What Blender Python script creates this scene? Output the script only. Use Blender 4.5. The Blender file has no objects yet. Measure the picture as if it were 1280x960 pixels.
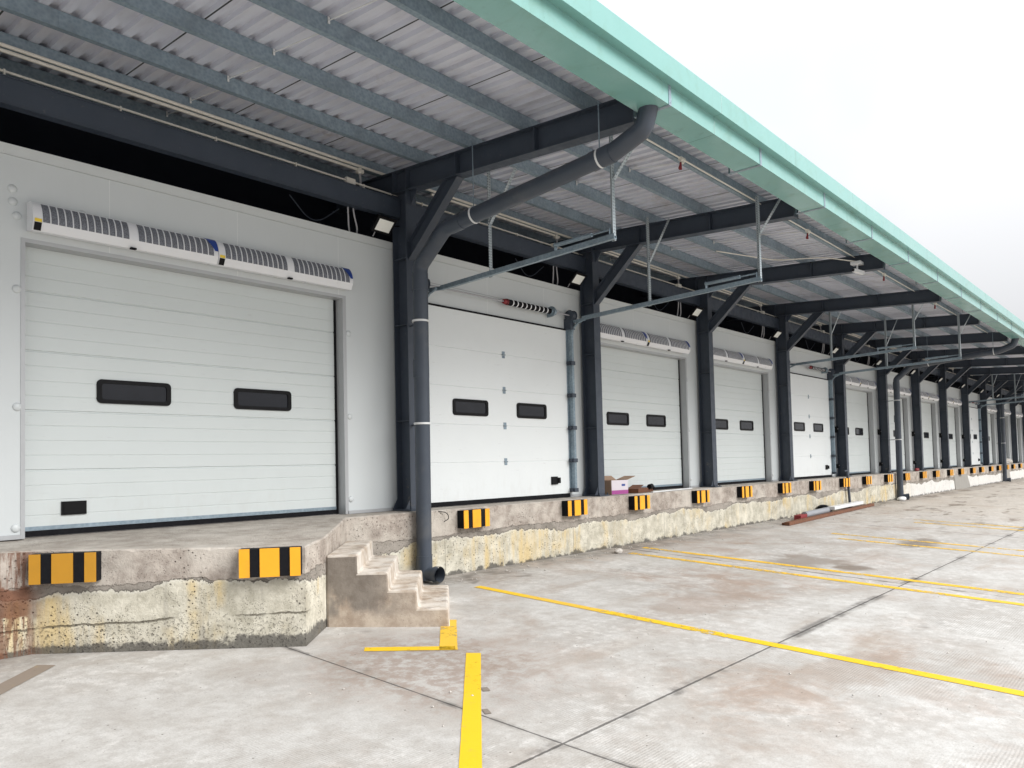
import bpy, bmesh, math, random
from mathutils import Vector, Matrix
random.seed(7)
S = bpy.context.scene
COL = S.collection
R = math.radians

# ------------------------------------------------------------------ helpers
class MB:
    """collects primitives and links them as ONE mesh object"""
    def __init__(s): s.v = []; s.f = []; s.sm = []
    def add(s, vs, fs, smooth=False):
        n = len(s.v); s.v += [tuple(p) for p in vs]
        for f in fs: s.f.append([i + n for i in f]); s.sm.append(smooth)
    def box(s, x0, x1, y0, y1, z0, z1):
        s.add([(x0,y0,z0),(x1,y0,z0),(x1,y1,z0),(x0,y1,z0),(x0,y0,z1),(x1,y0,z1),(x1,y1,z1),(x0,y1,z1)],
              [(0,3,2,1),(4,5,6,7),(0,1,5,4),(1,2,6,5),(2,3,7,6),(3,0,4,7)])
    def prism(s, poly, x0, x1):                      # polygon in (y, z) pushed along x
        n = len(poly)
        s.add([(x0,y,z) for y,z in poly] + [(x1,y,z) for y,z in poly],
              [list(range(n))[::-1], list(range(n, 2*n))] + [(i,(i+1)%n,n+(i+1)%n,n+i) for i in range(n)])
    def hull(s, bottom, top):                        # two matching rings of 3d points
        n = len(bottom)
        s.add(list(bottom)+list(top), [list(range(n))[::-1], list(range(n,2*n))] + [(i,(i+1)%n,n+(i+1)%n,n+i) for i in range(n)])
    def obox(s, c, ax, ay, az, hx, hy, hz):          # oriented box
        c = Vector(c); vs = []
        for dz in (-1,1):
            for dx,dy in ((-1,-1),(1,-1),(1,1),(-1,1)):
                vs.append(c + Vector(ax)*hx*dx + Vector(ay)*hy*dy + Vector(az)*hz*dz)
        s.add(vs, [(0,3,2,1),(4,5,6,7),(0,1,5,4),(1,2,6,5),(2,3,7,6),(3,0,4,7)])
    def bar(s, a, b, w, h, up=(0,0,1)):              # rectangular bar between two points
        a = Vector(a); b = Vector(b); d = (b-a).normalized()
        u = Vector(up); u = (u - d*u.dot(d))
        if u.length < 1e-4: u = Vector((0,1,0)) - d*d.y
        u.normalize(); r = d.cross(u)
        s.obox((a+b)/2, d, r, u, (b-a).length/2, w/2, h/2)
    def tube(s, pts, r, n=12, cap=True, r2=None):
        pts = [Vector(p) for p in pts]; rings = []; prev = None
        for i, p in enumerate(pts):
            d = (pts[min(i+1,len(pts)-1)] - pts[max(i-1,0)]).normalized()
            if prev is None:
                u = Vector((0,0,1)) if abs(d.z) < .9 else Vector((0,1,0))
            else: u = prev
            u = (u - d*u.dot(d)).normalized(); prev = u; w = d.cross(u)
            rr = r if r2 is None else r + (r2-r)*i/(len(pts)-1)
            rings.append([p + (u*math.cos(2*math.pi*k/n) + w*math.sin(2*math.pi*k/n))*rr for k in range(n)])
        vs = [q for g in rings for q in g]; fs = []
        for i in range(len(pts)-1):
            for k in range(n):
                fs.append((i*n+k, i*n+(k+1)%n, (i+1)*n+(k+1)%n, (i+1)*n+k))
        s.add(vs, fs, True)
        if cap:
            s.add(rings[0], [list(range(n))[::-1]]); s.add(rings[-1], [list(range(n))])
    def dome(s, c, r, h, ny=-1, n=14, m=4):          # a cap on a wall facing -y
        vs = []; fs = []
        for j in range(m+1):
            a = math.pi/2*j/m
            for k in range(n):
                t = 2*math.pi*k/n
                vs.append((c[0]+r*math.cos(a)*math.cos(t), c[1]+ny*h*math.sin(a), c[2]+r*math.cos(a)*math.sin(t)))
        for j in range(m):
            for k in range(n): fs.append((j*n+k, j*n+(k+1)%n, (j+1)*n+(k+1)%n, (j+1)*n+k))
        s.add(vs, fs, True)
    def build(s, name, m, parent=None, off=(0,0,0), bevel=0, fix=True):
        me = bpy.data.meshes.new(name)
        me.from_pydata([(p[0]-off[0], p[1]-off[1], p[2]-off[2]) for p in s.v], [], s.f)
        me.polygons.foreach_set('use_smooth', s.sm)
        if fix:
            bm = bmesh.new(); bm.from_mesh(me); bmesh.ops.recalc_face_normals(bm, faces=bm.faces); bm.to_mesh(me); bm.free()
        me.materials.append(m)
        o = bpy.data.objects.new(name, me); COL.objects.link(o)
        if parent: o.parent = parent
        else: o.location = off
        if bevel:
            b = o.modifiers.new('bevel', 'BEVEL'); b.width = bevel; b.segments = 2; b.limit_method = 'ANGLE'; b.angle_limit = R(50)
        return o

def tag(o, label=None, cat=None, group=None, kind=None):
    if label: o['label'] = label
    if cat: o['category'] = cat
    if group: o['group'] = group
    if kind: o['kind'] = kind
    return o
def empty(name, loc, label, cat, group=None):
    o = bpy.data.objects.new(name, None); COL.objects.link(o); o.location = loc
    o.empty_display_size = .2
    return tag(o, label, cat, group)
def copy_tree(o, loc, label, parent=None):
    c = o.copy(); COL.objects.link(c)
    if parent: c.parent = parent
    else:
        c.location = loc; c['label'] = label
    for ch in list(o.children): copy_tree(ch, None, None, c)
    return c
ORD = ['first','second','third','fourth','fifth','sixth','seventh','eighth','ninth','tenth','eleventh','twelfth',
       'thirteenth','fourteenth','fifteenth','sixteenth','seventeenth','eighteenth','nineteenth','twentieth',
       'twenty-first','twenty-second','twenty-third','twenty-fourth','twenty-fifth','twenty-sixth','twenty-seventh','twenty-eighth']

# ------------------------------------------------------------------ node helpers
class N:
    def __init__(s, name):
        s.m = bpy.data.materials.new(name); s.m.use_nodes = True
        s.t = s.m.node_tree; s.b = s.t.nodes['Principled BSDF']; s.out = s.t.nodes['Material Output']
        s.geo = s.t.nodes.new('ShaderNodeNewGeometry')
        s.pos = s.geo.outputs['Position']
        sx = s.t.nodes.new('ShaderNodeSeparateXYZ'); s.t.links.new(s.pos, sx.inputs[0])
        s.x, s.y, s.z = sx.outputs
    def obj(s):
        tc = s.t.nodes.new('ShaderNodeTexCoord'); return tc.outputs['Object']
    def link(s, a, sock):
        if hasattr(a, 'links'): s.t.links.new(a, sock)
        elif isinstance(a, tuple): sock.default_value = (*a, 1) if len(a) == 3 and len(sock.default_value) == 4 else a
        else: sock.default_value = a
    def math(s, op, a, b=0.0, c=None, clamp=False):
        n = s.t.nodes.new('ShaderNodeMath'); n.operation = op; n.use_clamp = clamp
        s.link(a, n.inputs[0]); s.link(b, n.inputs[1])
        if c is not None: s.link(c, n.inputs[2])
        return n.outputs[0]
    def scale(s, v, k):
        n = s.t.nodes.new('ShaderNodeVectorMath'); n.operation = 'MULTIPLY'; s.link(v, n.inputs[0]); n.inputs[1].default_value = k
        return n.outputs[0]
    def noise(s, sc, det=4, rough=.55, v=None, dist=0, stretch=None):
        n = s.t.nodes.new('ShaderNodeTexNoise'); n.inputs['Scale'].default_value = sc; n.inputs['Detail'].default_value = det
        n.inputs['Roughness'].default_value = rough; n.inputs['Distortion'].default_value = dist
        v = v or s.pos
        if stretch: v = s.scale(v, stretch)
        s.link(v, n.inputs['Vector']); return n.outputs['Fac']
    def voro(s, sc, v=None, feat='F1'):
        n = s.t.nodes.new('ShaderNodeTexVoronoi'); n.inputs['Scale'].default_value = sc; n.feature = feat
        s.link(v or s.pos, n.inputs['Vector']); return n.outputs['Distance']
    def ramp(s, f, a, b, lo=0., hi=1.):
        n = s.t.nodes.new('ShaderNodeMapRange'); n.interpolation_type = 'SMOOTHSTEP'
        s.link(f, n.inputs[0]); s.link(a, n.inputs[1]); s.link(b, n.inputs[2]); n.inputs[3].default_value = lo; n.inputs[4].default_value = hi
        return n.outputs[0]
    def mix(s, f, a, b, mode='MIX'):
        n = s.t.nodes.new('ShaderNodeMix'); n.data_type = 'RGBA'; n.blend_type = mode
        s.link(f, n.inputs[0]); s.link(a, n.inputs[6]); s.link(b, n.inputs[7]); return n.outputs[2]
    def bump(s, h, strength=.3, dist=.01):
        n = s.t.nodes.new('ShaderNodeBump'); n.inputs['Strength'].default_value = strength; n.inputs['Distance'].default_value = dist
        s.link(h, n.inputs['Height']); s.t.links.new(n.outputs[0], s.b.inputs['Normal'])
    def done(s, col, rough=.6, metal=0., spec=.5):
        s.link(col, s.b.inputs['Base Color']); s.link(rough, s.b.inputs['Roughness']); s.link(metal, s.b.inputs['Metallic'])
        s.b.inputs['Specular IOR Level'].default_value = spec
        return s.m

def plain(name, c, rough=.5, metal=0., var=.12, sc=6., bump=0., spec=.5, dirt=None, dirt_amt=.35):
    n = N(name); f = n.noise(sc, 5, .6)
    d = tuple(v*(1-var) for v in c); l = tuple(min(1, v*(1+var)) for v in c)
    col = n.mix(f, d, l)
    if dirt:
        g = n.ramp(n.noise(sc*.35, 6, .65), .5, .72, 0, dirt_amt); col = n.mix(g, col, dirt)
    r = n.ramp(n.noise(sc*2, 4), .3, .7, rough*.85, min(1, rough*1.15))
    if bump: n.bump(n.noise(sc*8, 3), bump, .004)
    return n.done(col, r, metal, spec)

# ------------------------------------------------------------------ materials
M = {}
def wall_mat():
    n = N('white_wall_panel')
    f = n.noise(.8, 5, .6); g = n.noise(3, 4, .6, stretch=(1.5,1.5,.25))
    col = n.mix(f, (.55,.58,.585), (.61,.64,.645)); col = n.mix(n.ramp(g,.55,.8,0,.25), col, (.52,.53,.52))
    # panel joints every 1.49 m
    u = n.math('ABSOLUTE', n.math('SUBTRACT', n.math('FRACT', n.math('DIVIDE', n.math('SUBTRACT', n.x, 3.29), 1.485)), .5))
    j = n.ramp(u, .4985, .4965, 1, 0)
    j = n.ramp(n.math('SUBTRACT', .5, u), .0015, .0035, 1, 0)
    col = n.mix(j, col, (.70,.72,.72))
    rustm = n.ramp(n.noise(9, 5, .7), .70, .78, 0, .35); col = n.mix(rustm, col, (.42,.36,.28))
    n.bump(n.math('ADD', n.math('MULTIPLY', n.noise(2.2, 2), .5), j), .12, .01)
    return n.done(col, .38, 0, .45)
M['wall'] = wall_mat()
def door_mat(name, a, b, grain):
    n = N(name)
    f = n.noise(1.1, 5, .6); g = n.noise(7, 4, .6, stretch=(.5,1,3))
    col = n.mix(f, a, b)
    col = n.mix(n.ramp(g, .58, .85, 0, .25), col, tuple(v*.8 for v in a))
    low = n.math('MULTIPLY', n.ramp(n.z, .75, .05), n.ramp(n.noise(5, 6, .7, stretch=(1.5,1,.6)), .42, .75))
    col = n.mix(n.math('MULTIPLY', low, .18), col, (.46,.44,.40))
    sc = n.ramp(n.noise(30, 3, .6, stretch=(.15,1,1)), .68, .74, 0, .25); col = n.mix(sc, col, (.45,.45,.44))
    # stucco / wood-grain embossing
    n.bump(n.math('ADD', n.math('MULTIPLY', n.noise(60 if not grain else 24, 3, .6, stretch=(.35,1,2.2)), .25), n.math('MULTIPLY', n.noise(1.9, 2, .5, stretch=(.7,1,1.4)), 2.2)), .16, .012)
    return n.done(col, .36, 0, .4)
M['door'] = door_mat('white_door_steel', (.57,.61,.605), (.63,.67,.665), False)
M['doorb'] = door_mat('bright_door_steel', (.70,.73,.735), (.76,.79,.79), True)
M['trim'] = plain('grey_trim_steel', (.42,.43,.44), .4, .2, .08, 4)
M['flash'] = plain('white_flashing', (.60,.625,.62), .35, 0, .05, 5)
M['black'] = plain('black_rubber', (.008,.008,.010), .75, 0, .2, 12, .1, spec=.15)
M['blackp'] = plain('black_plastic', (.006,.006,.007), .5, 0, .1, 12, spec=.15)
def steel_mat():
    n = N('slate_painted_steel'); f = n.noise(2.5, 6, .65)
    col = n.mix(f, (.032,.042,.060), (.052,.066,.090))
    col = n.mix(n.ramp(n.noise(14, 5, .7), .61, .73, 0, .4), col, (.14,.145,.15))
    col = n.mix(n.math('MULTIPLY', n.ramp(n.noise(8, 5, .7), .60, .70), n.ramp(n.z, .9, .1)), col, (.16,.145,.125))
    col = n.mix(n.ramp(n.noise(5, 5, .7, stretch=(3,3,.3)), .62, .8, 0, .3), col, (.022,.024,.03))
    n.bump(n.noise(40, 3), .08, .004)
    return n.done(col, n.ramp(n.noise(6,4),.3,.7,.36,.58), 0, .5)
M['steel'] = steel_mat()
M['pipe'] = plain('slate_plastic_pipe', (.046,.058,.078), .38, 0, .18, 5, .05, dirt=(.13,.13,.13), dirt_amt=.35)
def galv():
    n = N('galvanised_steel'); v = n.voro(28); f = n.noise(3, 5)
    col = n.mix(v, (.20,.265,.315), (.32,.395,.45)); col = n.mix(n.ramp(f,.4,.75,0,.55), col, (.18,.22,.25))
    return n.done(col, n.ramp(n.noise(12,3),.3,.7,.38,.6), .45, .5)
M['galv'] = galv()
def galvp():
    n = N('perforated_galvanised_strip'); f = n.noise(3, 5)
    col = n.mix(f, (.34,.39,.42), (.46,.51,.53))
    v = n.math('ABSOLUTE', n.math('SUBTRACT', n.math('FRACT', n.math('MULTIPLY', n.z, 26)), .5)); hole = n.ramp(v, .22, .16)
    sx_ = n.math('ABSOLUTE', n.math('SUBTRACT', n.math('FRACT', n.math('MULTIPLY', n.math('ADD', n.x, n.y), 28)), .5)); hole = n.math('MULTIPLY', hole, n.ramp(sx_, .30, .24))
    col = n.mix(n.math('MULTIPLY', hole, .6), col, (.05,.06,.07))
    return n.done(col, .5, .4)
M['galvp'] = galvp()
def roofm():
    n = N('galvalume_roof_sheet')
    f = n.noise(1.3, 5, .6); g = n.noise(5, 5, .6, stretch=(2.5,.35,1))
    col = n.mix(f, (.63,.64,.71), (.75,.76,.83)); col = n.mix(n.ramp(g,.45,.75,0,.4), col, (.46,.445,.50))
    stain = n.ramp(n.noise(.9, 6, .7, dist=.6), .58, .72, 0, .35); col = n.mix(stain, col, (.36,.31,.27))
    u = n.math('FRACT', n.math('DIVIDE', n.math('SUBTRACT', n.x, 3.56), 1.33))
    j = n.ramp(n.math('ABSOLUTE', n.math('SUBTRACT', u, .5)), .4925, .494, 0, 1)
    col = n.mix(j, col, (.02,.02,.025))
    return n.done(col, n.ramp(n.noise(7,4),.3,.7,.28,.48), .30, .5)
M['roof'] = roofm()
def mint():
    n = N('mint_green_paint'); f = n.noise(.9, 5, .6)
    col = n.mix(f, (.175,.365,.338), (.215,.415,.385))
    st = n.ramp(n.noise(2.5, 6, .65, dist=1.2), .52, .7, 0, .35); col = n.mix(st, col, (.15,.29,.22))
    col = n.mix(n.ramp(n.noise(40,2,.5), .72, .78, 0, .5), col, (.10,.2,.17))
    drip = n.math('MULTIPLY', n.ramp(n.noise(1.0, 4, .6, stretch=(7,7,.5)), .54, .72), n.ramp(n.noise(.7, 3), .40, .6)); col = n.mix(n.math('MULTIPLY', drip, .32), col, (.12,.22,.18))
    lap = n.math('FRACT', n.math('DIVIDE', n.math('SUBTRACT', n.x, 5.9), 4.594)); lapm = n.ramp(n.math('ABSOLUTE', n.math('SUBTRACT', lap, .5)), .0012, .0006); col = n.mix(n.math('MULTIPLY', lapm, .7), col, (.05,.10,.09))
    n.bump(n.math('ADD', n.noise(1.6, 2), n.math('MULTIPLY', n.ramp(lap, .5, .502), .25)), .4, .04)
    return n.done(col, .2, 0, .5)
M['mint'] = mint()
M['void'] = plain('painted_shade_black', (.010,.012,.018), .9, 0, .1, 2, spec=.1)  # near-black base carries the deep shade of the gap
M['white_plastic'] = plain('white_plastic', (.74,.75,.77), .32, 0, .05, 6)
def grille():
    n = N('dark_grille_mesh'); v = n.voro(150, n.obj())
    col = n.mix(n.ramp(v, .25, .5), (.02,.022,.028), (.21,.22,.25))
    return n.done(col, .5, .2)
M['grille'] = grille()
M['conduit'] = plain('pale_pvc_conduit', (.74,.71,.64), .4, 0, .08, 9)
M['greyflex'] = plain('grey_flexible_conduit', (.36,.36,.38), .5, 0, .1, 9)
def dark_glass():
    n = N('dark_window_glass'); f = n.noise(2.5, 3)
    col = n.mix(f, (.010,.011,.014), (.025,.026,.032))
    return n.done(col, .08, 0, .35)
M['glass'] = dark_glass()
M['lens'] = plain('frosted_lamp_lens', (.90,.91,.86), .35, 0, .04, 20)
M['yellow'] = plain('amber_bumper_paint', (.86,.38,.012), .45, 0, .08, 8, .1, dirt=(.45,.22,.03), dirt_amt=.4)
M['yellowd'] = plain('dirty_amber_paint', (.48,.23,.012), .5, 0, .12, 8, .1, dirt=(.20,.11,.025), dirt_amt=.6)
M['stick_y'] = plain('yellow_label', (.80,.58,.05), .5, 0, .04, 9)
M['stick_b'] = plain('blue_label', (.015,.05,.26), .4, 0, .04, 9)
M['card'] = plain('brown_cardboard', (.33,.22,.15), .8, 0, .12, 9, .1)
M['cardw'] = plain('white_printed_card', (.62,.57,.61), .6, 0, .04, 9)
M['magenta'] = plain('magenta_print', (.34,.06,.25), .6, 0, .04, 9)
M['red'] = plain('red_tape', (.22,.02,.025), .6, 0, .15, 20)
M['rustw'] = plain('rusty_brown_bar', (.15,.06,.03), .8, 0, .3, 7, .2, dirt=(.10,.05,.03))
M['greypipe'] = plain('grey_plastic_offcut', (.27,.28,.30), .5, 0, .1, 7)
M['whitebar'] = plain('pale_metal_profile', (.68,.69,.69), .4, 0, .08, 7)
M['rock'] = plain('pale_rubble', (.48,.45,.41), .9, 0, .3, 40)

def concrete_dock():
    n = N('weathered_dock_concrete')
    med = n.noise(5, 6, .7); fin = n.noise(38, 4, .7); big = n.noise(1.4, 4, .6)
    # upper slab edge
    up = n.mix(n.ramp(med, .28, .72), (.25,.21,.18), (.50,.445,.39))
    up = n.mix(n.ramp(big, .46, .66, 0, .6), up, (.56,.52,.46))
    # lower wall, pale with ochre staining
    lo = n.mix(n.ramp(med, .25, .72), (.36,.335,.265), (.66,.625,.525)); lo = n.mix(n.ramp(n.noise(2.6, 5, .7), .50, .68, 0, .45), lo, (.42,.385,.31))
    streak = n.noise(1.0, 5, .6, stretch=(6,6,.8))
    och = n.math('MULTIPLY', n.ramp(streak, .40, .66), n.ramp(n.noise(1.05, 4, .6), .44, .60))
    lo = n.mix(n.math('MULTIPLY', och, .95), lo, n.mix(med, (.50,.37,.17), (.68,.56,.33)))
    lo = n.mix(n.ramp(n.noise(1.3,5,.65, stretch=(9,9,.6)), .55, .76, 0, .55), lo, (.30,.28,.245))
    far = n.ramp(n.x, 29, 33); lo = n.mix(far, lo, n.mix(med, (.58,.565,.53), (.76,.745,.715)))
    # mortar band between the two pours
    nb = n.noise(1.1, 3, .5); nf = n.noise(9, 5, .65)
    top = n.math('ADD', -.37, n.math('ADD', n.math('MULTIPLY', n.math('SUBTRACT', nf, .5), .12), n.math('MULTIPLY', n.math('SUBTRACT', nb, .5), .14)))
    nb2 = n.noise(.75, 3, .5, stretch=(1,1,0)); nf2 = n.noise(11, 6, .72, stretch=(1,1,.4))
    bot = n.math('ADD', n.math('ADD', -.445, n.math('MULTIPLY', n.math('SUBTRACT', nb2, .5), .55)), n.math('MULTIPLY', n.math('SUBTRACT', nf2, .5), .16))
    isup = n.ramp(n.math('SUBTRACT', n.z, top), -.004, .006)
    dlo = n.math('SUBTRACT', bot, n.z); islo = n.ramp(dlo, -.003, .004)
    mort = n.mix(n.ramp(n.noise(3, 5, .6), .3, .7), (.20,.18,.155), (.36,.325,.285))
    col = n.mix(islo, mort, lo)
    lip = n.math('MULTIPLY', n.ramp(dlo, .0, .006), n.ramp(dlo, .035, .008)); col = n.mix(n.math('MULTIPLY', lip, .25), col, (.80,.78,.72))
    gap = n.math('MULTIPLY', n.ramp(dlo, -.016, -.004), n.ramp(dlo, .004, .0)); col = n.mix(n.math('MULTIPLY', gap, .5), col, (.05,.045,.04))
    col = n.mix(isup, col, up)
    # second pour line low on the nearest bay, its ridge shadow painted dark
    l2 = n.math('ABSOLUTE', n.math('ADD', n.z, n.math('ADD', .735, n.math('ADD', n.math('MULTIPLY', n.math('SUBTRACT', nb2, .5), -.16), n.math('MULTIPLY', n.math('SUBTRACT', nf2, .5), .05)))))
    near = n.ramp(n.x, 4.3, 4.1); ridge_shadow = n.math('MULTIPLY', n.math('MULTIPLY', n.ramp(l2, .013, .004), n.ramp(big, .40, .52)), near); col = n.mix(n.math('MULTIPLY', ridge_shadow, .75), col, (.10,.085,.06))
    # honeycomb pits
    pit = n.math('MULTIPLY', n.ramp(n.voro(24), .24, .12), n.ramp(n.noise(2.2, 3), .44, .58))
    pit2 = n.math('MULTIPLY', n.ramp(n.voro(58), .26, .14), n.ramp(n.noise(3.1, 3), .46, .58))
    pits = n.math('MAXIMUM', pit, n.math('MULTIPLY', pit2, .85))
    rough_low = n.math('MULTIPLY', n.math('MULTIPLY', n.ramp(fin, .56, .66), n.ramp(n.z, -.62, -.80)), near); pits = n.math('MAXIMUM', pits, n.math('MULTIPLY', rough_low, .6))
    col = n.mix(n.math('MULTIPLY', pits, .85), col, (.075,.065,.055))
    # damp dark foot
    foot = n.ramp(n.math('ADD', n.z, n.math('MULTIPLY', n.noise(3.4, 5, .7), -.38)), -1.08, -1.13); col = n.mix(n.math('MULTIPLY', foot, .85), col, (.075,.07,.065))
    # rust run-down at the left end
    rm = n.math('MULTIPLY', n.ramp(n.x, 2.42, 2.24), n.ramp(n.z, -.01, -.06))
    rs = n.ramp(n.noise(2.2, 5, .7, stretch=(9,9,1.0)), .40, .54)
    rb = n.math('MULTIPLY', n.ramp(n.math('ABSOLUTE', n.math('ADD', n.z, n.math('ADD', .36, n.math('MULTIPLY', nf, .3)))), .16, .10), .9)
    rr = n.math('MULTIPLY', rm, n.math('MAXIMUM', n.math('MULTIPLY', rs, .8), rb))
    col = n.mix(rr, col, n.mix(n.noise(12, 4), (.075,.028,.016), (.23,.10,.055)))
    # formwork joints
    u = n.math('FRACT', n.math('DIVIDE', n.x, 3.05)); jj = n.ramp(n.math('ABSOLUTE', n.math('SUBTRACT', u, .5)), .003, .0015)
    jj = n.math('MULTIPLY', jj, n.math('MULTIPLY', n.ramp(n.x, 6, 7), islo)); col = n.mix(n.math('MULTIPLY', jj, .6), col, (.15,.14,.12))
    # walking surface
    flat = n.mix(n.ramp(med, .28, .72), (.30,.265,.23), (.46,.42,.37)); flat = n.mix(n.ramp(big, .46, .68, 0, .7), flat, (.54,.505,.455))
    flat = n.mix(n.ramp(n.noise(2.0, 5, .65, dist=1.0), .58, .74, 0, .45), flat, (.20,.18,.16))
    sn = n.t.nodes.new('ShaderNodeSeparateXYZ'); n.t.links.new(n.geo.outputs['True Normal'], sn.inputs[0])
    isflat = n.ramp(sn.outputs[2], .6, .8); col = n.mix(isflat, col, flat)
    h = n.math('ADD', n.math('MULTIPLY', n.math('ADD', med, fin), .5), n.math('MULTIPLY', pits, -1.2))
    h = n.math('ADD', h, n.math('MULTIPLY', isup, .9)); h = n.math('ADD', h, n.math('MULTIPLY', islo, .8)); h = n.math('ADD', h, n.math('MULTIPLY', ridge_shadow, -1.))
    n.bump(h, .75, .022)
    return n.done(col, .88, 0, .2)
M['dock'] = concrete_dock()
def concrete_stair():
    n = N('stair_concrete')
    med = n.noise(5, 6, .68)
    col = n.mix(n.ramp(med, .28, .72), (.30,.235,.18), (.50,.425,.345))
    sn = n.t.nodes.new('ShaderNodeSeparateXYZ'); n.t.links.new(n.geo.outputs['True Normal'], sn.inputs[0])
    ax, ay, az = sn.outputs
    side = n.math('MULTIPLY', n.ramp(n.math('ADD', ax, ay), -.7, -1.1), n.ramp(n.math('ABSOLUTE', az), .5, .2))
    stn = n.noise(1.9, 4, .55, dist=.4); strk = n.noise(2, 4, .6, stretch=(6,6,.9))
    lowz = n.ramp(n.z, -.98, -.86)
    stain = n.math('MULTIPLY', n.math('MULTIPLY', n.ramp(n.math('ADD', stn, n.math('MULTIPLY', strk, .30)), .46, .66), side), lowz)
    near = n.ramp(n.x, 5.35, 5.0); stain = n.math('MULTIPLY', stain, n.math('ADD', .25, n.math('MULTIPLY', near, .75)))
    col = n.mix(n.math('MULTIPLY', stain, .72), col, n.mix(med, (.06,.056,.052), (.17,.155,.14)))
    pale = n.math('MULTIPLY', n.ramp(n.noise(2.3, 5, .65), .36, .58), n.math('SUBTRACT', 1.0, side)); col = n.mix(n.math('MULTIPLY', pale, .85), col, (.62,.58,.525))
    speck = n.ramp(n.voro(45), .16, .08); speck = n.math('MULTIPLY', speck, n.ramp(n.noise(3,3),.46,.6)); col = n.mix(speck, col, (.09,.08,.065))
    dust = n.math('MULTIPLY', n.ramp(az, .7, .9), n.ramp(n.noise(6, 5, .7), .52, .68)); col = n.mix(n.math('MULTIPLY', dust, .6), col, (.20,.16,.13))
    n.bump(n.math('ADD', n.noise(18, 6, .7), n.math('MULTIPLY', speck, -.6)), .5, .012)
    return n.done(col, .88, 0, .2)
M['stair'] = concrete_stair()
def ground_mat():
    n = N('stained_yard_concrete')
    big = n.noise(.42, 5, .6, dist=.7); mid = n.noise(2.1, 6, .7); fin = n.noise(9, 5, .7); grain = n.noise(75, 3, .7)
    col = n.mix(n.ramp(big, .32, .68), (.475,.462,.438), (.385,.367,.34))
    col = n.mix(n.ramp(mid, .32, .68, .40, 0), col, (.37,.335,.295))
    white = n.math('MULTIPLY', n.ramp(n.noise(.62, 5, .62, dist=1.2), .34, .68), n.ramp(mid, .28, .62))
    col = n.mix(n.math('MULTIPLY', white, .9), col, (.555,.545,.52))
    scuff = n.math('MULTIPLY', n.ramp(fin, .50, .66), n.ramp(n.noise(.8, 4, .6), .42, .58)); col = n.mix(n.math('MULTIPLY', scuff, .5), col, (.64,.62,.59))
    brown = n.math('MULTIPLY', n.ramp(big, .50, .70), n.ramp(n.noise(1.6, 6, .72, dist=.5), .34, .66))
    col = n.mix(n.math('MULTIPLY', brown, .85), col, (.31,.225,.17))
    pinkish = n.math('MULTIPLY', n.ramp(n.noise(.33, 4, .6), .50, .64), n.ramp(mid, .58, .38)); col = n.mix(n.math('MULTIPLY', pinkish, .55), col, (.43,.365,.32))
    # long drag marks out from the dock
    drag = n.math('MULTIPLY', n.ramp(n.noise(1.0, 6, .65, stretch=(.30,2.6,1)), .53, .68), n.ramp(n.noise(.3,3), .42, .58))
    col = n.mix(n.math('MULTIPLY', drag, .5), col, (.33,.275,.225))
    # reddish dirt round the foot of the stairs
    dx = n.math('SUBTRACT', n.x, 4.6); dy = n.math('ADD', n.y, 3.6); dd = n.math('SQRT', n.math('ADD', n.math('MULTIPLY', dx, dx), n.math('MULTIPLY', dy, n.math('MULTIPLY', dy, .8))))
    sd_ = n.math('MULTIPLY', n.ramp(n.math('ADD', dd, n.math('MULTIPLY', mid, 1.4)), 2.3, 1.1), n.ramp(fin, .34, .60)); col = n.mix(n.math('MULTIPLY', sd_, .75), col, (.235,.165,.125))
    # sandy yard further along, with darker tyre mud
    far = n.ramp(n.x, 17, 30); col = n.mix(n.math('MULTIPLY', far, .55), col, n.mix(mid, (.42,.35,.27), (.66,.60,.52)))
    mud = n.math('MULTIPLY', n.ramp(n.noise(.8, 5, .65, stretch=(.7,2.2,1)), .54, .66), n.ramp(n.x, 17, 25)); col = n.mix(n.math('MULTIPLY', mud, .75), col, (.13,.095,.065))
    # soft dark oil patches
    oil = n.ramp(n.noise(.8, 4, .6, dist=.4), .66, .74); col = n.mix(n.math('MULTIPLY', oil, .65), col, (.09,.075,.06))
    for ox, oy, rx, ry, am in ((13.0,-3.65,1.1,.75,.62),(12.85,-4.45,.45,.35,.85),(17.2,-4.42,1.1,.38,.85),(8.6,-4.0,1.3,.5,.45),(7.0,-6.3,.9,.4,.4)):
        ex = n.math('DIVIDE', n.math('SUBTRACT', n.x, ox), rx); ey = n.math('DIVIDE', n.math('SUBTRACT', n.y, oy), ry)
        e2 = n.math('ADD', n.math('MULTIPLY', ex, ex), n.math('MULTIPLY', ey, ey)); e2 = n.math('ADD', e2, n.math('MULTIPLY', n.math('SUBTRACT', mid, .5), 2.4))
        col = n.mix(n.math('MULTIPLY', n.ramp(e2, 1.1, .1), am), col, (.15,.115,.085) if am > .6 else (.27,.195,.145))
    # dirt gathered along the dock foot
    foot = n.math('MULTIPLY', n.ramp(n.math('ADD', n.y, n.math('MULTIPLY', n.noise(1.2, 5, .65), 1.7)), -.62, .25), n.ramp(mid, .32, .6))
    col = n.mix(n.math('MULTIPLY', foot, .75), col, (.12,.105,.09))
    spk = n.math('MULTIPLY', n.ramp(n.voro(9), .085, .045), n.ramp(n.noise(1.3,3), .42, .52)); col = n.mix(n.math('MULTIPLY', spk, .85), col, (.06,.05,.04))
    spk2 = n.math('MULTIPLY', n.ramp(n.voro(23), .11, .06), n.ramp(n.noise(1.9,3), .44, .54)); col = n.mix(n.math('MULTIPLY', spk2, .75), col, (.12,.10,.085))
    col = n.mix(n.ramp(fin, .30, .60, .34, 0), col, (.26,.23,.20))
    col = n.mix(n.ramp(grain, .38, .72, 0, .34), col, (.24,.215,.19))
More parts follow.
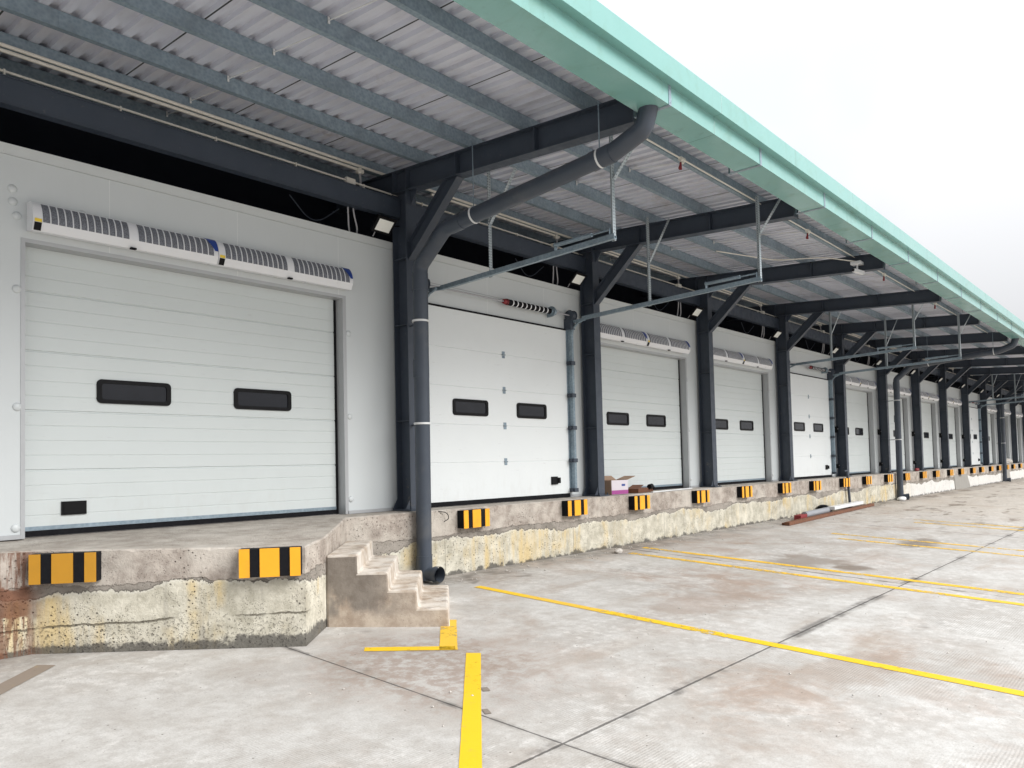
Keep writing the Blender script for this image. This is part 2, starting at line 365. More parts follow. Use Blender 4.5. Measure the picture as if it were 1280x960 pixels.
    # sawn joints
    def joint(c, o, p, w):
        u = n.math('MULTIPLY', n.math('ABSOLUTE', n.math('SUBTRACT', n.math('FRACT', n.math('ADD', n.math('DIVIDE', n.math('SUBTRACT', c, o), p), .5)), .5)), p)
        return n.ramp(n.math('ADD', u, n.math('MULTIPLY', n.math('SUBTRACT', fin, .5), .016)), w, w*.4)
    jm = n.math('MAXIMUM', joint(n.x, 4.0, 7.95, .012), joint(n.y, -5.48, 5.5, .015))
    smear = n.math('MULTIPLY', n.math('MAXIMUM', joint(n.x, 4.0, 7.95, .05), joint(n.y, -5.48, 5.5, .10)), n.ramp(n.noise(1.4,5,.6), .46, .62))
    col = n.mix(n.math('MULTIPLY', smear, .75), col, (.10,.09,.08)); col = n.mix(n.math('MULTIPLY', jm, .75), col, (.035,.032,.03))
    # broomed finish in patches
    w = n.t.nodes.new('ShaderNodeTexWave'); w.inputs['Scale'].default_value = 13; w.inputs['Distortion'].default_value = 1.4; w.inputs['Detail'].default_value = 1
    w.bands_direction = 'Y'; n.t.links.new(n.scale(n.pos, (.35,1,0)), w.inputs['Vector'])
    br = n.math('MULTIPLY', w.outputs['Fac'], n.ramp(n.noise(.5, 3), .44, .58))
    col = n.mix(n.math('MULTIPLY', n.math('MULTIPLY', br, fin), .20), col, (.20,.185,.17))
    h = n.math('ADD', n.math('MULTIPLY', n.math('ADD', grain, fin), .35), n.math('MULTIPLY', br, .35)); h = n.math('SUBTRACT', h, n.math('MULTIPLY', jm, 2.))
    n.bump(h, .4, .010)
    return n.done(col, n.ramp(mid, .3, .7, .62, .9), 0, .3)
M['ground'] = ground_mat()
def line_mat(name, c, wear):
    n = N(name)
    col = n.mix(n.noise(3, 6, .6), tuple(v*.88 for v in c), c); col = n.mix(n.ramp(n.noise(9, 6, .7), .56, .76, 0, .55), col, (.40,.29,.11))
    a = n.math('MULTIPLY', n.noise(14, 8, .72), .55); a = n.math('ADD', a, n.math('MULTIPLY', n.noise(.9, 4, .6), .45))
    vis = n.ramp(a, wear, wear+.10)
    tr = n.t.nodes.new('ShaderNodeBsdfTransparent'); mx = n.t.nodes.new('ShaderNodeMixShader')
    n.t.links.new(vis, mx.inputs[0]); n.t.links.new(tr.outputs[0], mx.inputs[1]); n.t.links.new(n.b.outputs[0], mx.inputs[2]); n.t.links.new(mx.outputs[0], n.out.inputs[0])
    n.bump(n.noise(35, 6, .7), .3, .006)
    return n.done(col, .6, 0, .35)
M['line'] = line_mat('yellow_line_paint', (.76,.48,.012), .345)
M['line2'] = line_mat('worn_yellow_line_paint', (.76,.47,.03), .40)
M['linem'] = line_mat('rubbed_yellow_line_paint', (.72,.45,.04), .345)
M['mark'] = plain('dull_brown_mark', (.20,.165,.135), .9, 0, .25, 9)
M['mark2'] = line_mat('faded_brown_strip', (.26,.215,.175), .36)
M['line3'] = line_mat('faint_yellow_line_paint', (.74,.47,.07), .425)

# ------------------------------------------------------------------ layout numbers (metres; platform top z=0, wall face y=0)
X1, L, NB = 7.284, 4.581, 14
PE, G = -.56, .0539
def zg(y):
    y = max(min(y, PE), -26.)
    return -.95 + G*(y - PE)
def colx(i): return X1 + L*i
TB = {0, 3, 8, 12}                                   # bays with the outside-track doors

# ------------------------------------------------------------------ ground and painted lines
g = MB(); ys = [-500, -26, PE, 500]; xs = [-500, 500]
vs = [(x, y, zg(y)) for y in ys for x in xs]
g.add(vs, [(2*i, 2*i+1, 2*i+3, 2*i+2) for i in range(3)])
tag(g.build('ground', M['ground']), kind='structure')
def line(a, b, w, mt, lift=.004, seg=24):
    a = Vector(a); b = Vector(b); d = (b-a).normalized(); p = Vector((-d.y, d.x)); m = MB(); vs = []
    for i in range(seg+1):
        q = a + (b-a)*i/seg; ww = w/2*(1+random.uniform(-.04,.04))
        for s_ in (-1, 1):
            c = q + p*ww*s_; vs.append((c.x, c.y, zg(c.y)+lift))
    m.add(vs, [(2*i, 2*i+1, 2*i+3, 2*i+2) for i in range(seg)])
    o = m.build('painted_line', mt, fix=False); tag(o, kind='structure'); return o
line((7.39,-1.42), (7.385,-2.3), .135, M['line'])
line((7.385,-2.3), (7.38,-3.45), .135, M['linem'])
line((7.38,-3.45), (7.36,-14), .15, M['line'])
line((11.53,-1.15), (11.50,-14), .165, M['line2'])
line((12.30,-.95), (12.36,-14), .165, M['line2'])
line((16.60,-3.0), (16.62,-14), .18, M['line3'])
line((17.40,-2.6), (17.66,-14), .18, M['line3'])
line((21.6,-3.2), (21.85,-14), .18, M['line3'])
line((22.4,-3.0), (22.7,-14), .18, M['line3'])
line((4.46,-2.80), (5.09,-3.36), .13, M['line'])
line((5.82,-2.51), (5.00,-3.36), .17, M['linem'])
line((5.09,-3.60), (1.2,-7.35), .135, M['line'])
for q_ in ((4.45,-4.34),(4.10,-4.68)):
    line(q_, (q_[0]-random.uniform(.04,.08), q_[1]-random.uniform(.05,.09)), random.uniform(.03,.07), M['mark'], .0045, 2)
line((2.28,-1.30), (1.55,-2.0), .16, M['mark2'], .004, 12)

# ------------------------------------------------------------------ loading platform
pl = MB()
edge = [(-9,-.84,-.03), (2.06,-.841,-.038), (2.30,-.856,-.047), (4.147,-2.328,-.111), (4.703,-1.85,-.09), (5.92,-.56,-.003), (80,-.56,0)]
def densify(e):
    out = []
    for (a, b) in zip(e, e[1:]):
        a = Vector(a); b = Vector(b); k = max(1, int((b-a).length/.06)) if a.x < 40 else 40
        for i in range(k): out.append(a + (b-a)*i/k)
    out.append(Vector(e[-1])); return out
dense = densify(edge)
top = []; vs = []; rows = 4
rr = random.Random(3)
dv = []
for k, p in enumerate(dense):
    a = dense[max(k-1,0)]; b = dense[min(k+1,len(dense)-1)]; t = (b-a); nrm = Vector((t.y, -t.x, 0)).normalized()
    corner = any((Vector(q)-p).length < .02 for q in edge)
    chip = rr.random() < .06
    j1 = rr.uniform(0,.005) + (.014 if chip else 0); j2 = rr.uniform(0,.004) + (.016 if chip else 0)
    zb = zg(p.y) - .12
    vs += [(p.x, max(p.y, .3) if False else .25, p.z if p.y > -.6 else 0.0), tuple(p - nrm*(.012+j1)), tuple(p - nrm*.0 - Vector((0,0,.012+j2))), (p.x, p.y, zb)]
nD = len(dense)
# top sheet follows the edge back to the wall line
fs = []
for k in range(nD-1):
    for r_ in range(3): fs.append((k*4+r_, (k+1)*4+r_, (k+1)*4+r_+1, k*4+r_+1))
pl.add(vs, fs)
plat = pl.build('loading_platform', M['dock'], fix=False)
for p_ in plat.data.polygons: p_.use_smooth = False
bmn = bmesh.new(); bmn.from_mesh(plat.data)
# orient: fronts outward / top up
for f_ in bmn.faces:
    c_ = f_.calc_center_median()
    if (abs(f_.normal.z) > .5 and f_.normal.z < 0) or (abs(f_.normal.z) <= .5 and f_.normal.y > 0 and c_.z < -.02): f_.normal_flip()
bmn.to_mesh(plat.data); bmn.free()
tag(plat, 'long raw concrete loading platform with rust stained left end, running along under the white doors', 'loading dock')
pt = MB()
pt.hull([(39.2,-.59,-.99),(42.3,-.59,-.99),(42.3,-.5,-.99),(39.2,-.5,-.99)], [(39.0,-.575,-.30),(41.7,-.575,-.30),(41.7,-.5,-.30),(39.0,-.5,-.30)])
pt.build('render_patch', plain('grey_render', (.30,.285,.26), .9, 0, .15, 4, .2), plat)
pt = MB()
pt.hull([(51.5,-.59,-.99),(53.2,-.59,-.99),(53.2,-.5,-.99),(51.5,-.5,-.99)], [(51.4,-.575,-.28),(52.9,-.575,-.28),(52.9,-.5,-.28),(51.4,-.5,-.28)])
pt.build('render_patch', bpy.data.materials['grey_render'], plat)

# ------------------------------------------------------------------ stairs
sd = Vector((.722,-.692,0)); sn_ = Vector((.692,.722,0)); s0 = Vector((4.703,-1.85,0))
poly = [(0.004,-.283),(.327,-.283),(.332,-.475),(.640,-.478),(.648,-.668),(.935,-.675),(.945,-.865),(1.262,-.870),(1.285,-1.25),(0.004,-1.25)]
st = MB(); W = 1.60
def sp(s_, t_, z_): return tuple(s0 + sd*s_ + sn_*t_ + Vector((0,0,z_)))
npz = len(poly)
st.add([sp(a,0,b) for a,b in poly] + [sp(a,W,b) for a,b in poly], [list(range(npz)), list(range(npz,2*npz))[::-1]] + [(i, npz+i, npz+(i+1)%npz, (i+1)%npz) for i in range(npz)])
so = st.build('concrete_stairs', M['stair'], bevel=.022)
tag(so, 'short raw concrete stairs of four steps with dark stained side, against the near dock corner', 'stairs')

# ------------------------------------------------------------------ warehouse wall with door openings
doors = []                                           # (type, x0, x1, bay)
doors.append(('A', 2.486, 6.32, -1))
for i in range(NB):
    c = colx(i)
    doors.append(('B', c+.56, c+4.01, i) if i in TB else ('A', c+.27, c+3.97, i))
wall = empty('warehouse_wall', (0,0,0), 'long white insulated panel wall behind the dock, pierced by the row of doors', 'wall')
w = MB(); zt = 3.80; x = -9.
for ty, a, b, i in doors:
    w.box(x, a, 0, .22, 0, zt); w.box(a, b, 0, .22, 2.96 if ty == 'A' else 3.07, zt); x = b
w.box(x, 80, 0, .22, 0, zt)
w.build('wall_panel', M['wall'], wall)
f = MB(); f.box(-9, 80, -.012, .23, 3.803, 3.91); f.box(-9, 80, -.016, -.012, 3.800, 3.812)
for k in range(120): f.dome((-1+k*.55, -.012, 3.83), .007, .004, n=6, m=2)
f.build('top_flashing', M['flash'], wall)
f = MB(); x = -9.
for ty, a, b, i in doors:
    f.box(x, a-.04, -.022, -.001, .001, .045); x = b+.04
f.build('base_angle', M['trim'], wall)
for ty, a, b, i in doors:
    if ty == 'A':
        f = MB(); f.box(a-.035, a+.004, -.007, .20, 0.002, 2.995); f.box(b-.004, b+.05, -.007, .20, 0.002, 2.995)
        f.box(a+.004, b-.004, -.007, .20, 2.955, 2.995)
        f.build('door_frame', M['trim'], wall)
caps = MB
for ty, a, b, i in doors:
    if ty != 'A' or i > 8: continue
    pts = [(b+.09, .2), (b+.09, 1.33), (b+.09, 2.48)]
    if i == -1: pts += [(a-.075, .11), (a-.065, 1.30), (a-.07, 2.47), (a-.07, 3.205), (a-.105, 3.34), (a-.11, 3.466), (3.02, 3.36)]
    for (px, pz) in pts:
        m = MB(); m.dome((px, -.001, pz), .043, .022); m.build('bolt_cap', M['wall'], wall)
# boxes behind the wall top, coloured near-black to paint the deep shade
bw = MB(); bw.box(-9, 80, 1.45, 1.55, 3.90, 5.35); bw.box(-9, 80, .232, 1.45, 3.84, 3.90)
tag(bw.build('gap_shade_wall', M['void']), 'black wall painted as deep shade in the gap between white wall and canopy roof', 'wall')

# ------------------------------------------------------------------ sectional doors
def rrect(cx, cz, wx, wz, r, n=5):
    out = []
    for sx, sz, a0 in ((1,1,0),(-1,1,90),(-1,-1,180),(1,-1,270)):
        for k in range(n+1):
            a = R(a0 + 90*k/n); out.append((cx+sx*(wx/2-r)+r*math.cos(a), cz+sz*(wz/2-r)+r*math.sin(a)))
    return out
def window(parent, off, cx, cz, yf):
    wx, wz = .80, .26
    m = MB(); o = rrect(cx, cz, wx, wz, .05); i_ = rrect(cx, cz, wx-.10, wz-.085, .03); n = len(o)
    vs = [(x,yf-.018,z) for x,z in o] + [(x,yf-.018,z) for x,z in i_] + [(x,yf+.004,z) for x,z in o] + [(x,yf+.001,z) for x,z in i_]
    fs = []
    for k in range(n):
        q = (k+1)%n
        fs += [(k,q,n+q,n+k), (2*n+k,2*n+q,q,k), (n+k,n+q,3*n+q,3*n+k)]
    m.add(vs, fs); fr = m.build('window', M['blackp'], parent, off)
    p = MB(); p.add([(x,yf-.006,z) for x,z in rrect(cx, cz, wx-.096, wz-.081, .032)], [list(range(n))[::-1]])
    p.build('pane', M['glass'], fr, off, fix=False)
def ribbed(m, x0, x1, yf, z0, z1, pitch, per, small, big):
    pr = [(yf, z0)]; z = z0; k = 0
    while z + pitch < z1 - .03:
        z += pitch; k += 1; d, hw = (big if k % per == 0 else small)
        if d: pr += [(yf, z-hw), (yf+d, z-hw*.25), (yf+d, z+hw*.25), (yf, z+hw)]
    pr += [(yf, z1), (yf+.05, z1), (yf+.05, z0)]
    m.prism(pr, x0, x1)
def doorname(ty, i):
    if i == -1: return 'large white ribbed door with two black windows, nearest the camera, above the angled dock corner'
    if ty == 'A':
        k = [d[3] for d in doors if d[0]=='A'].index(i)
        return 'white ribbed recessed door under air curtains, %s such door counted from the camera' % ORD[k]
    k = sorted(TB).index(i)
    return ['flush white door with centre hinges and steel side track, right of the nearest downpipe',
            'flush white door with centre hinges and side track, between fourth and fifth columns from camera',
            'flush white door with side track, far along, between ninth and tenth columns from camera',
            'flush white door with side track, the most distant of the track doors'][k]
def door_A(x0, x1, label, detail=True):
    off = ((x0+x1)/2, .16, 0); cx = off[0]
    t = empty('dock_door', off, label, 'dock door', 'white sectional doors along the dock')
    m = MB(); ribbed(m, x0+.006, x1-.040, .16, .062, 3.01, .1525, 4, (.0045,.006), (.012,.012)); m.build('door_panel', M['door'], t, off)
    m = MB(); m.box(x0+.006, x1-.040, .150, .205, .004, .060); m.build('bottom_seal', M['black'], t, off)
    m = MB(); m.box(x0+.006, x1-.040, .153, .158, .064, .105); m.build('bottom_rail', M['galv'], t, off)
    m = MB(); m.box(x1-.038, x1-.006, .150, .20, .003, 2.95); m.build('side_seal', M['black'], t, off)
    for s_ in (-1, 1): window(t, off, cx + s_*(.79 if x1-x0 > 3.8 else .75), 1.515, .16)
    hx = x0+.50 if x1-x0 > 3.8 else x0+.28
    m = MB(); m.prism([(.158,.205),(.140,.205),(.140,.345),(.158,.345)], hx-.12, hx+.12); m.box(hx-.10, hx+.10, .134, .140, .222, .328)
    m.build('lift_handle', M['blackp'], t, off)
    return t
protoA = None
for ty, a, b, i in doors:
    if ty != 'A': continue
    if i == -1: door_A(a, b, doorname(ty, i)); continue
    if protoA is None: protoA = door_A(a, b, doorname(ty, i))
    else: copy_tree(protoA, ((a+b)/2, .16, 0), doorname(ty, i))

def door_B(x0, x1, label):
    off = ((x0+x1)/2, 0, 0); cx = off[0]; yf = -.018
    t = empty('dock_door', off, label, 'dock door', 'white sectional doors along the dock')
    m = MB(); ribbed(m, x0-.02, x1+.02, yf, .075, 3.09, .6, 1, (.008,.006), (.008,.006)); m.build('door_panel', M['doorb'], t, off)
    m = MB(); m.box(x0-.02, x1+.02, yf-.008, yf+.05, .004, .074); m.build('bottom_seal', M['black'], t, off)
    m = MB(); m.box(x0-.02, x1+.03, -.03, -.002, 3.092, 3.118); m.build('top_seal', M['black'], t, off)
    window(t, off, cx-.81, 1.55, yf); window(t, off, cx+.71, 1.55, yf)
    for k in range(1, 5):
        z = .075+.6*k; m = MB()
        for s_ in (-1, 1): m.box(cx-.035+.002, cx+.035, yf-.006, yf-.001, z+s_*.035-.022, z+s_*.035+.022)
        m.tube([(cx-.04, yf-.010, z), (cx+.04, yf-.010, z)], .009, 8)
        m.build('hinge', M['galv'], t, off)
    hx = x1-.42; m = MB(); m.box(hx-.1, hx+.06, yf-.03, yf, .25, .39); m.box(hx+.06, hx+.12, yf-.05, yf, .27, .37); m.build('lift_handle', M['blackp'], t, off)
    for s_, xe in ((-1, x0-.15), (1, x1+.07)):
        v = MB()
        v.box(xe-.012, xe+.012, -.125, -.001, .10, 3.12)            # angle leg on the wall
        v.box(xe-.05, xe-.013, -.028, -.004, .10, 3.12)
        v.tube([(xe+.03,-.11,.12),(xe+.03,-.11,3.02),(xe+.03,-.14,3.12),(xe+.03,-.22,3.20),(xe+.03,-.38,3.255)], .022, 8)
        tr = v.build('side_track', M['galv'], t, off)
        for k in range(1, 6):
            z = .075+.6*k if k < 5 else .13; m = MB(); m.box(xe-.06, xe+.05, -.15, -.03, z-.035, z+.035); m.tube([(xe-.09,-.09,z),(xe+.06,-.09,z)], .022, 8)
            m.build('roller_bracket', M['steel'], tr, off)
        b = MB(); b.box(xe-.075, xe+.055, -.16, -.002, 3.10, 3.30); b.tube([(xe-.05,-.12,3.36),(xe+.05,-.12,3.36)], .085, 14); b.tube([(xe-.065,-.12,3.36),(xe-.05,-.12,3.36)], .10, 14); b.tube([(xe+.05,-.12,3.36),(xe+.065,-.12,3.36)], .10, 14)
        b.build('cable_drum', M['steel'], t, off)
        xr = xe+.03 if s_ > 0 else x0+.01
        ye = -3.46 if s_ < 0 else -3.78
        h = MB(); z0r, z1r = 3.255, 3.255+.035*(abs(ye)-.38)
        h.bar((xr,-.36,z0r), (xr,ye,z1r), .055, .012); h.bar((xr-.024,-.36,z0r+.03), (xr-.024,ye,z1r+.03), .008, .06); h.bar((xr+.024,-.36,z0r+.018), (xr+.024,ye,z1r+.018), .008, .036)
        if s_ < 0: h.bar((xr,-.02,z0r+.05), (xr,-.4,z0r+.02), .05, .05)
        else: h.bar((xr-.01,-.02,z0r-.01), (xr-.01,-.42,z0r), .03, .05)
        hr = h.build('ceiling_track', M['galv'], t, off)
        for yh in ((-1.34, -3.43) if s_ < 0 else (-1.78, -3.76)):
            zr = z0r+.035*(abs(yh)-.38); zpb = 4.95+.06*yh
            hs = MB(); xh = xr+.03
            hs.bar((xh,yh,zr-.01), (xh,yh,zpb), .065, .005, (0,1,0)); hs.bar((xh+.032,yh+.03,zr-.01), (xh+.032,yh+.03,zpb), .005, .06, (0,1,0))
            hs.bar((xh+.01,yh-.01,zr+.75), (xh+.30,yh-.25,zpb-.02), .05, .006, (0,1,0))
            for q in range(int((zpb-zr)/.07)): pass
            hso = hs.build('hanger_strap', M['galvp'], hr, off)
        bs = MB(); ya, yb = ye+.95, ye+.35; za = z0r+.035*(abs(ya)-.38)+.14
        bs.tube([(xr,ya,za),(xr,yb-.0,za+.01)], .028, 10); bs.tube([(xr,yb,za+.01),(xr,yb-.28,za+.015)], .012, 8)
        bs.bar((xr,yb-.28,za-.10), (xr,yb-.28,za+.03), .05, .008, (0,1,0)); bs.bar((xr,ya-.02,za-.11), (xr,ya-.02,za+.03), .06, .008, (0,1,0)); bs.bar((xr,ya,za-.095), (xr,yb-.3,za-.085), .05, .006)
        bs.build('buffer_spring', M['galv'], hr, off)
    s = MB(); s.tube([(x0-.1,-.12,3.36),(x1+.22,-.12,3.36)], .013, 8); s.tube([(x0-.1,-.10,3.41),(x1-.1,-.10,3.40)], .004, 5); s.build('drive_shaft', M['greyflex'], t, off)
    sp_ = MB(); xa, xb = cx-.02, cx+1.18
    sp_.tube([(xa,-.12,3.36),(xb,-.12,3.36)], .052, 14)
    so_ = sp_.build('torsion_spring', M['black'], t, off)
    c = MB()
    for k in range(9): c.tube([(xa+.14+k*.115,-.12,3.36),(xa+.165+k*.115,-.12,3.36)], .0545, 14)
    c.build('spring_band', M['white_plastic'], so_, off)
    c = MB(); c.tube([(xa-.06,-.12,3.36),(xa+.03,-.12,3.36)], .035, 12, r2=.056); c.build('winding_cone', M['red'], so_, off)
    c = MB(); c.tube([(xb+.02,-.12,3.36),(xb+.05,-.12,3.36)], .095, 14); c.tube([(xb-.02,-.12,3.36),(xb+.12,-.12,3.36)], .06, 12); c.bar((xb+.06,-.12,3.36),(xb+.06,-.002,3.36),.02,.18); c.build('bearing_plate', M['galv'], so_, off)
    return t
protoB = None
for ty, a, b, i in doors:
    if ty != 'B': continue
    if protoB is None: protoB = door_B(a, b, doorname(ty, i))
    else: copy_tree(protoB, ((a+b)/2, 0, 0), doorname(ty, i))

# ------------------------------------------------------------------ air curtains
def arc_pts(n=9):
    out = []
    for k in range(n+1):
        a = R(0 + 66*k/n); out.append((-.045-.163*math.cos(a), 3.130+.235*math.sin(a)))
    return out
def curtain(x0, ln, label):
    off = (x0+ln/2, 0, 3.05)
    t = empty('air_curtain', off, label, 'air curtain', 'white air curtains over the dock doors')
    A = arc_pts(); prof = [(-.004,3.07),(-.13,3.045),(-.165,3.047)] + A + [(-.004,3.356)]
    m = MB(); m.prism(prof, x0+.004, x0+ln-.004); m.build('housing', M['white_plastic'], t, off)
    half = ln/2; secs = [(x0+.085, x0+half-.05), (x0+half+.05, x0+ln-.06)]
    for a, b in secs:
        g_ = MB(); P = [(y-.002, z+.001) for y, z in A[:-1]]
        vs = [(a,y,z) for y,z in P] + [(b,y,z) for y,z in P]; n = len(P)
        g_.add(vs, [(i,i+1,n+i+1,n+i) for i in range(n-1)]); gr = g_.build('grille', M['grille'], t, off, fix=False)
        r_ = MB(); nb = 12
        for k in range(1, nb):
            xx = a+(b-a)*k/nb
            Q = [(y-.009, z+.003) for y, z in A[:-1]]; Q2 = [(y+.006, z-.004) for y, z in A[:-1]]
            r_.prism(Q + Q2[::-1], xx-.005, xx+.005)
        r_.build('grille_bars', M['white_plastic'], gr, off)
    e = MB(); e.prism([(y-.003 if y < -.01 else y, z) for y, z in prof], x0, x0+.003); e.build('end_cap', M['white_plastic'], t, off)
    l_ = MB(); l_.box(x0+.012, x0+.075, -.2125, -.2085, 3.128, 3.160); l_.build('warning_label', M['stick_y'], t, off)
    l_ = MB(); l_.hull([(x0+.012,-.176,3.052),(x0+.075,-.176,3.052),(x0+.075,-.168,3.050),(x0+.012,-.168,3.050)],[(x0+.012,-.212,3.122),(x0+.075,-.212,3.122),(x0+.075,-.204,3.122),(x0+.012,-.204,3.122)]); l_.build('control_panel', M['blackp'], t, off)
    n = len(A); b_ = MB(); vs = []; fs = []
    for k, (y, z) in enumerate(A):
        wd = .012 + .13*k/(n-1); vs += [(x0+ln-.004-wd, y-.006, z+.003), (x0+ln-.004, y-.006, z+.003)]
    b_.add(vs[4:], [(2*k,2*k+1,2*k+3,2*k+2) for k in range(n-3)]); b_.build('corner_label', M['stick_b'], t, off, fix=False)
    d_ = MB(); d_.box(x0+half-.03, x0+half+.03, -.20, -.16, 3.035, 3.052); d_.build('fixing_clip', M['black'], t, off)
    return t
curtain(2.50, 1.925, 'left of the two large air curtains over the nearest door, beside three round wall caps')
curtain(4.427, 1.925, 'right of the two large air curtains over the nearest door, towards the first column')
pc = None
for ty, a, b, i in doors:
    if ty != 'A' or i < 0: continue
    k = [d[3] for d in doors if d[0]=='A'].index(i)
    for q in (0, 1):
        lab = '%s air curtain over the white recessed door in %s place from the camera' % ('near' if q == 0 else 'far', ORD[k])
        x0 = colx(i)+.20+q*1.83
        if pc is None: pc = curtain(x0, 1.825, lab)
        else: copy_tree(pc, (x0+.9125, 0, 3.05), lab)

# ------------------------------------------------------------------ canopy frames
def roofz(y): return 4.95 + .06*y
def I_plate(m, poly_in, w, t):
    pass
def make_frame(x, label):
    off = (x, -.2, 0); t = empty('canopy_frame', off, label, 'steel frame', 'slate steel frames carrying the canopy')
    c = MB(); zc = 4.60
    c.box(x-.1, x+.1, -.350, -.338, .022, zc); c.box(x-.1, x+.1, -.062, -.050, .022, zc); c.box(x-.005, x+.005, -.337, -.063, .022, zc)
    for z in (3.62, 1.28, 2.66): c.box(x-.095, x-.006, -.336, -.064, z, z+.012); c.box(x+.006, x+.095, -.336, -.064, z, z+.012)
    c.build('column', M['steel'], t, off)
    b = MB(); b.box(x-.16, x+.16, -.42, .0-.025, .001, .021)
    b.hull([(x-.006,-.049,.022),(x+.006,-.049,.022),(x+.006,-.03,.022),(x-.006,-.03,.022)], [(x-.006,-.049,.2),(x+.006,-.049,.2),(x+.006,-.045,.2),(x-.006,-.045,.2)])
    b.add([(x-.101,-.335,.022),(x-.19,-.335,.022),(x-.101,-.335,.17),(x-.101,-.327,.022),(x-.19,-.327,.022),(x-.101,-.327,.17)], [(0,1,2),(3,5,4),(0,2,5,3),(1,4,5,2),(0,3,4,1)])
    b.add([(x-.101,-.062,.022),(x-.19,-.062,.022),(x-.101,-.062,.17),(x-.101,-.054,.022),(x-.19,-.054,.022),(x-.101,-.054,.17)], [(0,1,2),(3,5,4),(0,2,5,3),(1,4,5,2),(0,3,4,1)])
    for sx in (-1,1):
        b.tube([(x+sx*.13,-.385,.02),(x+sx*.13,-.385,.06)], .012, 6)
    b.build('base_plate', M['steel'], t, off)
    r = MB(); y0, y1 = -4.17, 1.44; tp = lambda y: roofz(y)-.003; bt = lambda y: 4.625+.06*y
    r.prism([(y0,bt(y0)+.012),(y1,bt(y1)+.012),(y1,tp(y1)-.012),(-3.95,tp(-3.95)-.012),(y0,4.62)], x-.005, x+.005)
    r.prism([(y0,bt(y0)),(y1,bt(y1)),(y1,bt(y1)+.012),(y0,bt(y0)+.012)], x-.09, x+.09)
    r.prism([(-3.95,tp(-3.95)-.012),(y1,tp(y1)-.012),(y1,tp(y1)),(-3.95,tp(-3.95))], x-.09, x+.09)
    r.prism([(y0-.01,4.60),(y0,bt(y0)),(y0+.001,4.62),(-3.95,tp(-3.95)-.012),(-3.95,tp(-3.95))], x-.09, x+.09)
    for y in (-1.36, -.344, -.056, -2.75):
        for s_ in (-1, 1):
            r.box(x+s_*.0475-.0415, x+s_*.0475+.0415, y-.006, y+.006, bt(y)+.013, tp(y)-.013)
    r.build('rafter', M['steel'], t, off)
    k = MB(); a = Vector((x,-.352,3.60)); bb = Vector((x,-1.37,4.535)); d = (bb-a).normalized(); up = Vector((0,d.z,-d.y))
    if up.z < 0: up = -up
    off_u = up*.19
    k.bar(a+d*.0, bb-d*.0, .13, .012, up)
    k.bar(a+off_u+d*.13, bb+off_u-d*.17, .13, .012, up)
    # web as a quad prism
    w_ = [a+up*.006, bb+up*.006, bb+off_u-up*.006-d*.17, a+off_u-up*.006+d*.13]
    k.prism([(q.y, q.z) for q in w_], x-.005, x+.005)
    k.build('knee_brace', M['steel'], t, off)
    s_ = MB(); s_.hull([(x-.09,-.36,4.40),(x+.09,-.36,4.40),(x+.09,-.351,4.40),(x-.09,-.351,4.40)],[(x-.09,-.36,4.598),(x+.09,-.36,4.598),(x+.09,-.351,4.598),(x-.09,-.351,4.598)])
    s_.prism([(-.36,4.40),(-.50,bt(-.5)-.002),(-.36,bt(-.36)-.002)], x-.005, x+.005)
    s_.build('gusset_plate', M['steel'], t, off)
    return t
fl = lambda i: ['dark slate steel frame nearest the camera, standing beside the concrete stairs',
                'dark slate steel frame behind the cardboard box, second from the camera'][i] if i < 2 else 'dark slate steel column and rafter frame, %s counted from the camera' % ORD[i]
fr0 = make_frame(X1, fl(0))
for i in range(1, NB+1): copy_tree(fr0, (colx(i), -.2, 0), fl(i))

# ------------------------------------------------------------------ eave beam between the columns
eb = MB(); xa = -9.
segs = [(-9, X1-.012)] + [(colx(i)+.012, colx(i+1)-.012) for i in range(NB)]
for a, b in segs:
    eb.box(a, b, -.150, -.030, 4.518, 4.530); eb.box(a, b, -.150, -.030, 4.245, 4.257); eb.box(a, b, -.135, -.127, 4.257, 4.518)
tag(eb.build('eave_beam', M['steel']), 'long dark slate steel beam running from column to column above the white wall', 'beam')

# ------------------------------------------------------------------ roof: sheet, purlins, sag rods
roof = empty('canopy_roof', (0,0,4.95), 'corrugated grey metal canopy roof on galvanised purlins over the loading dock', 'canopy roof')
OF = (0,0,4.95)
m = MB(); per = .19; xx = -9.; prof = []
while xx < 78:
    prof += [(xx, 0), (xx+.085, 0), (xx+.100, .042), (xx+.175, .042)]; xx += per
ya, yb = -4.40, 1.7; zs = .176
rows = [ya, -2.6, -.6, yb]
vs = [(px, y, roofz(y)+zs+pz) for y in rows for px, pz in prof]; n = len(prof)
m.add(vs, [(r_*n+k, r_*n+k+1, (r_+1)*n+k+1, (r_+1)*n+k) for r_ in range(len(rows)-1) for k in range(n-1)])
m.build('roof_sheet', M['roof'], roof, OF, fix=False)
PY = [-3.55, -2.60, -1.63, -.68, .22, .85]
for y in PY:
    zb = roofz(y); p = MB(); a, b = -9, 78
    p.box(a, b, y, y+.003, zb, zb+.172); p.box(a, b, y+.003, y+.065, zb, zb+.003); p.box(a, b, y+.003, y+.065, zb+.169, zb+.172); p.box(a, b, y+.062, y+.065, zb+.003, zb+.022); p.box(a, b, y+.062, y+.065, zb+.150, zb+.169)
    p.box(a, b, y-.004, y-.0005, zb+.0005, zb+.010)
    for i in range(-1, NB):                          # lapped sleeve at each frame
        c = colx(i) if i >= 0 else 2.05
        p.box(c-.10+.62, c+.10+.62, y-.0035, y-.0005, zb+.014, zb+.168)
    p.build('purlin', M['galv'], roof, OF)
mids = [4.30] + [colx(i)+L/2 for i in range(NB)]
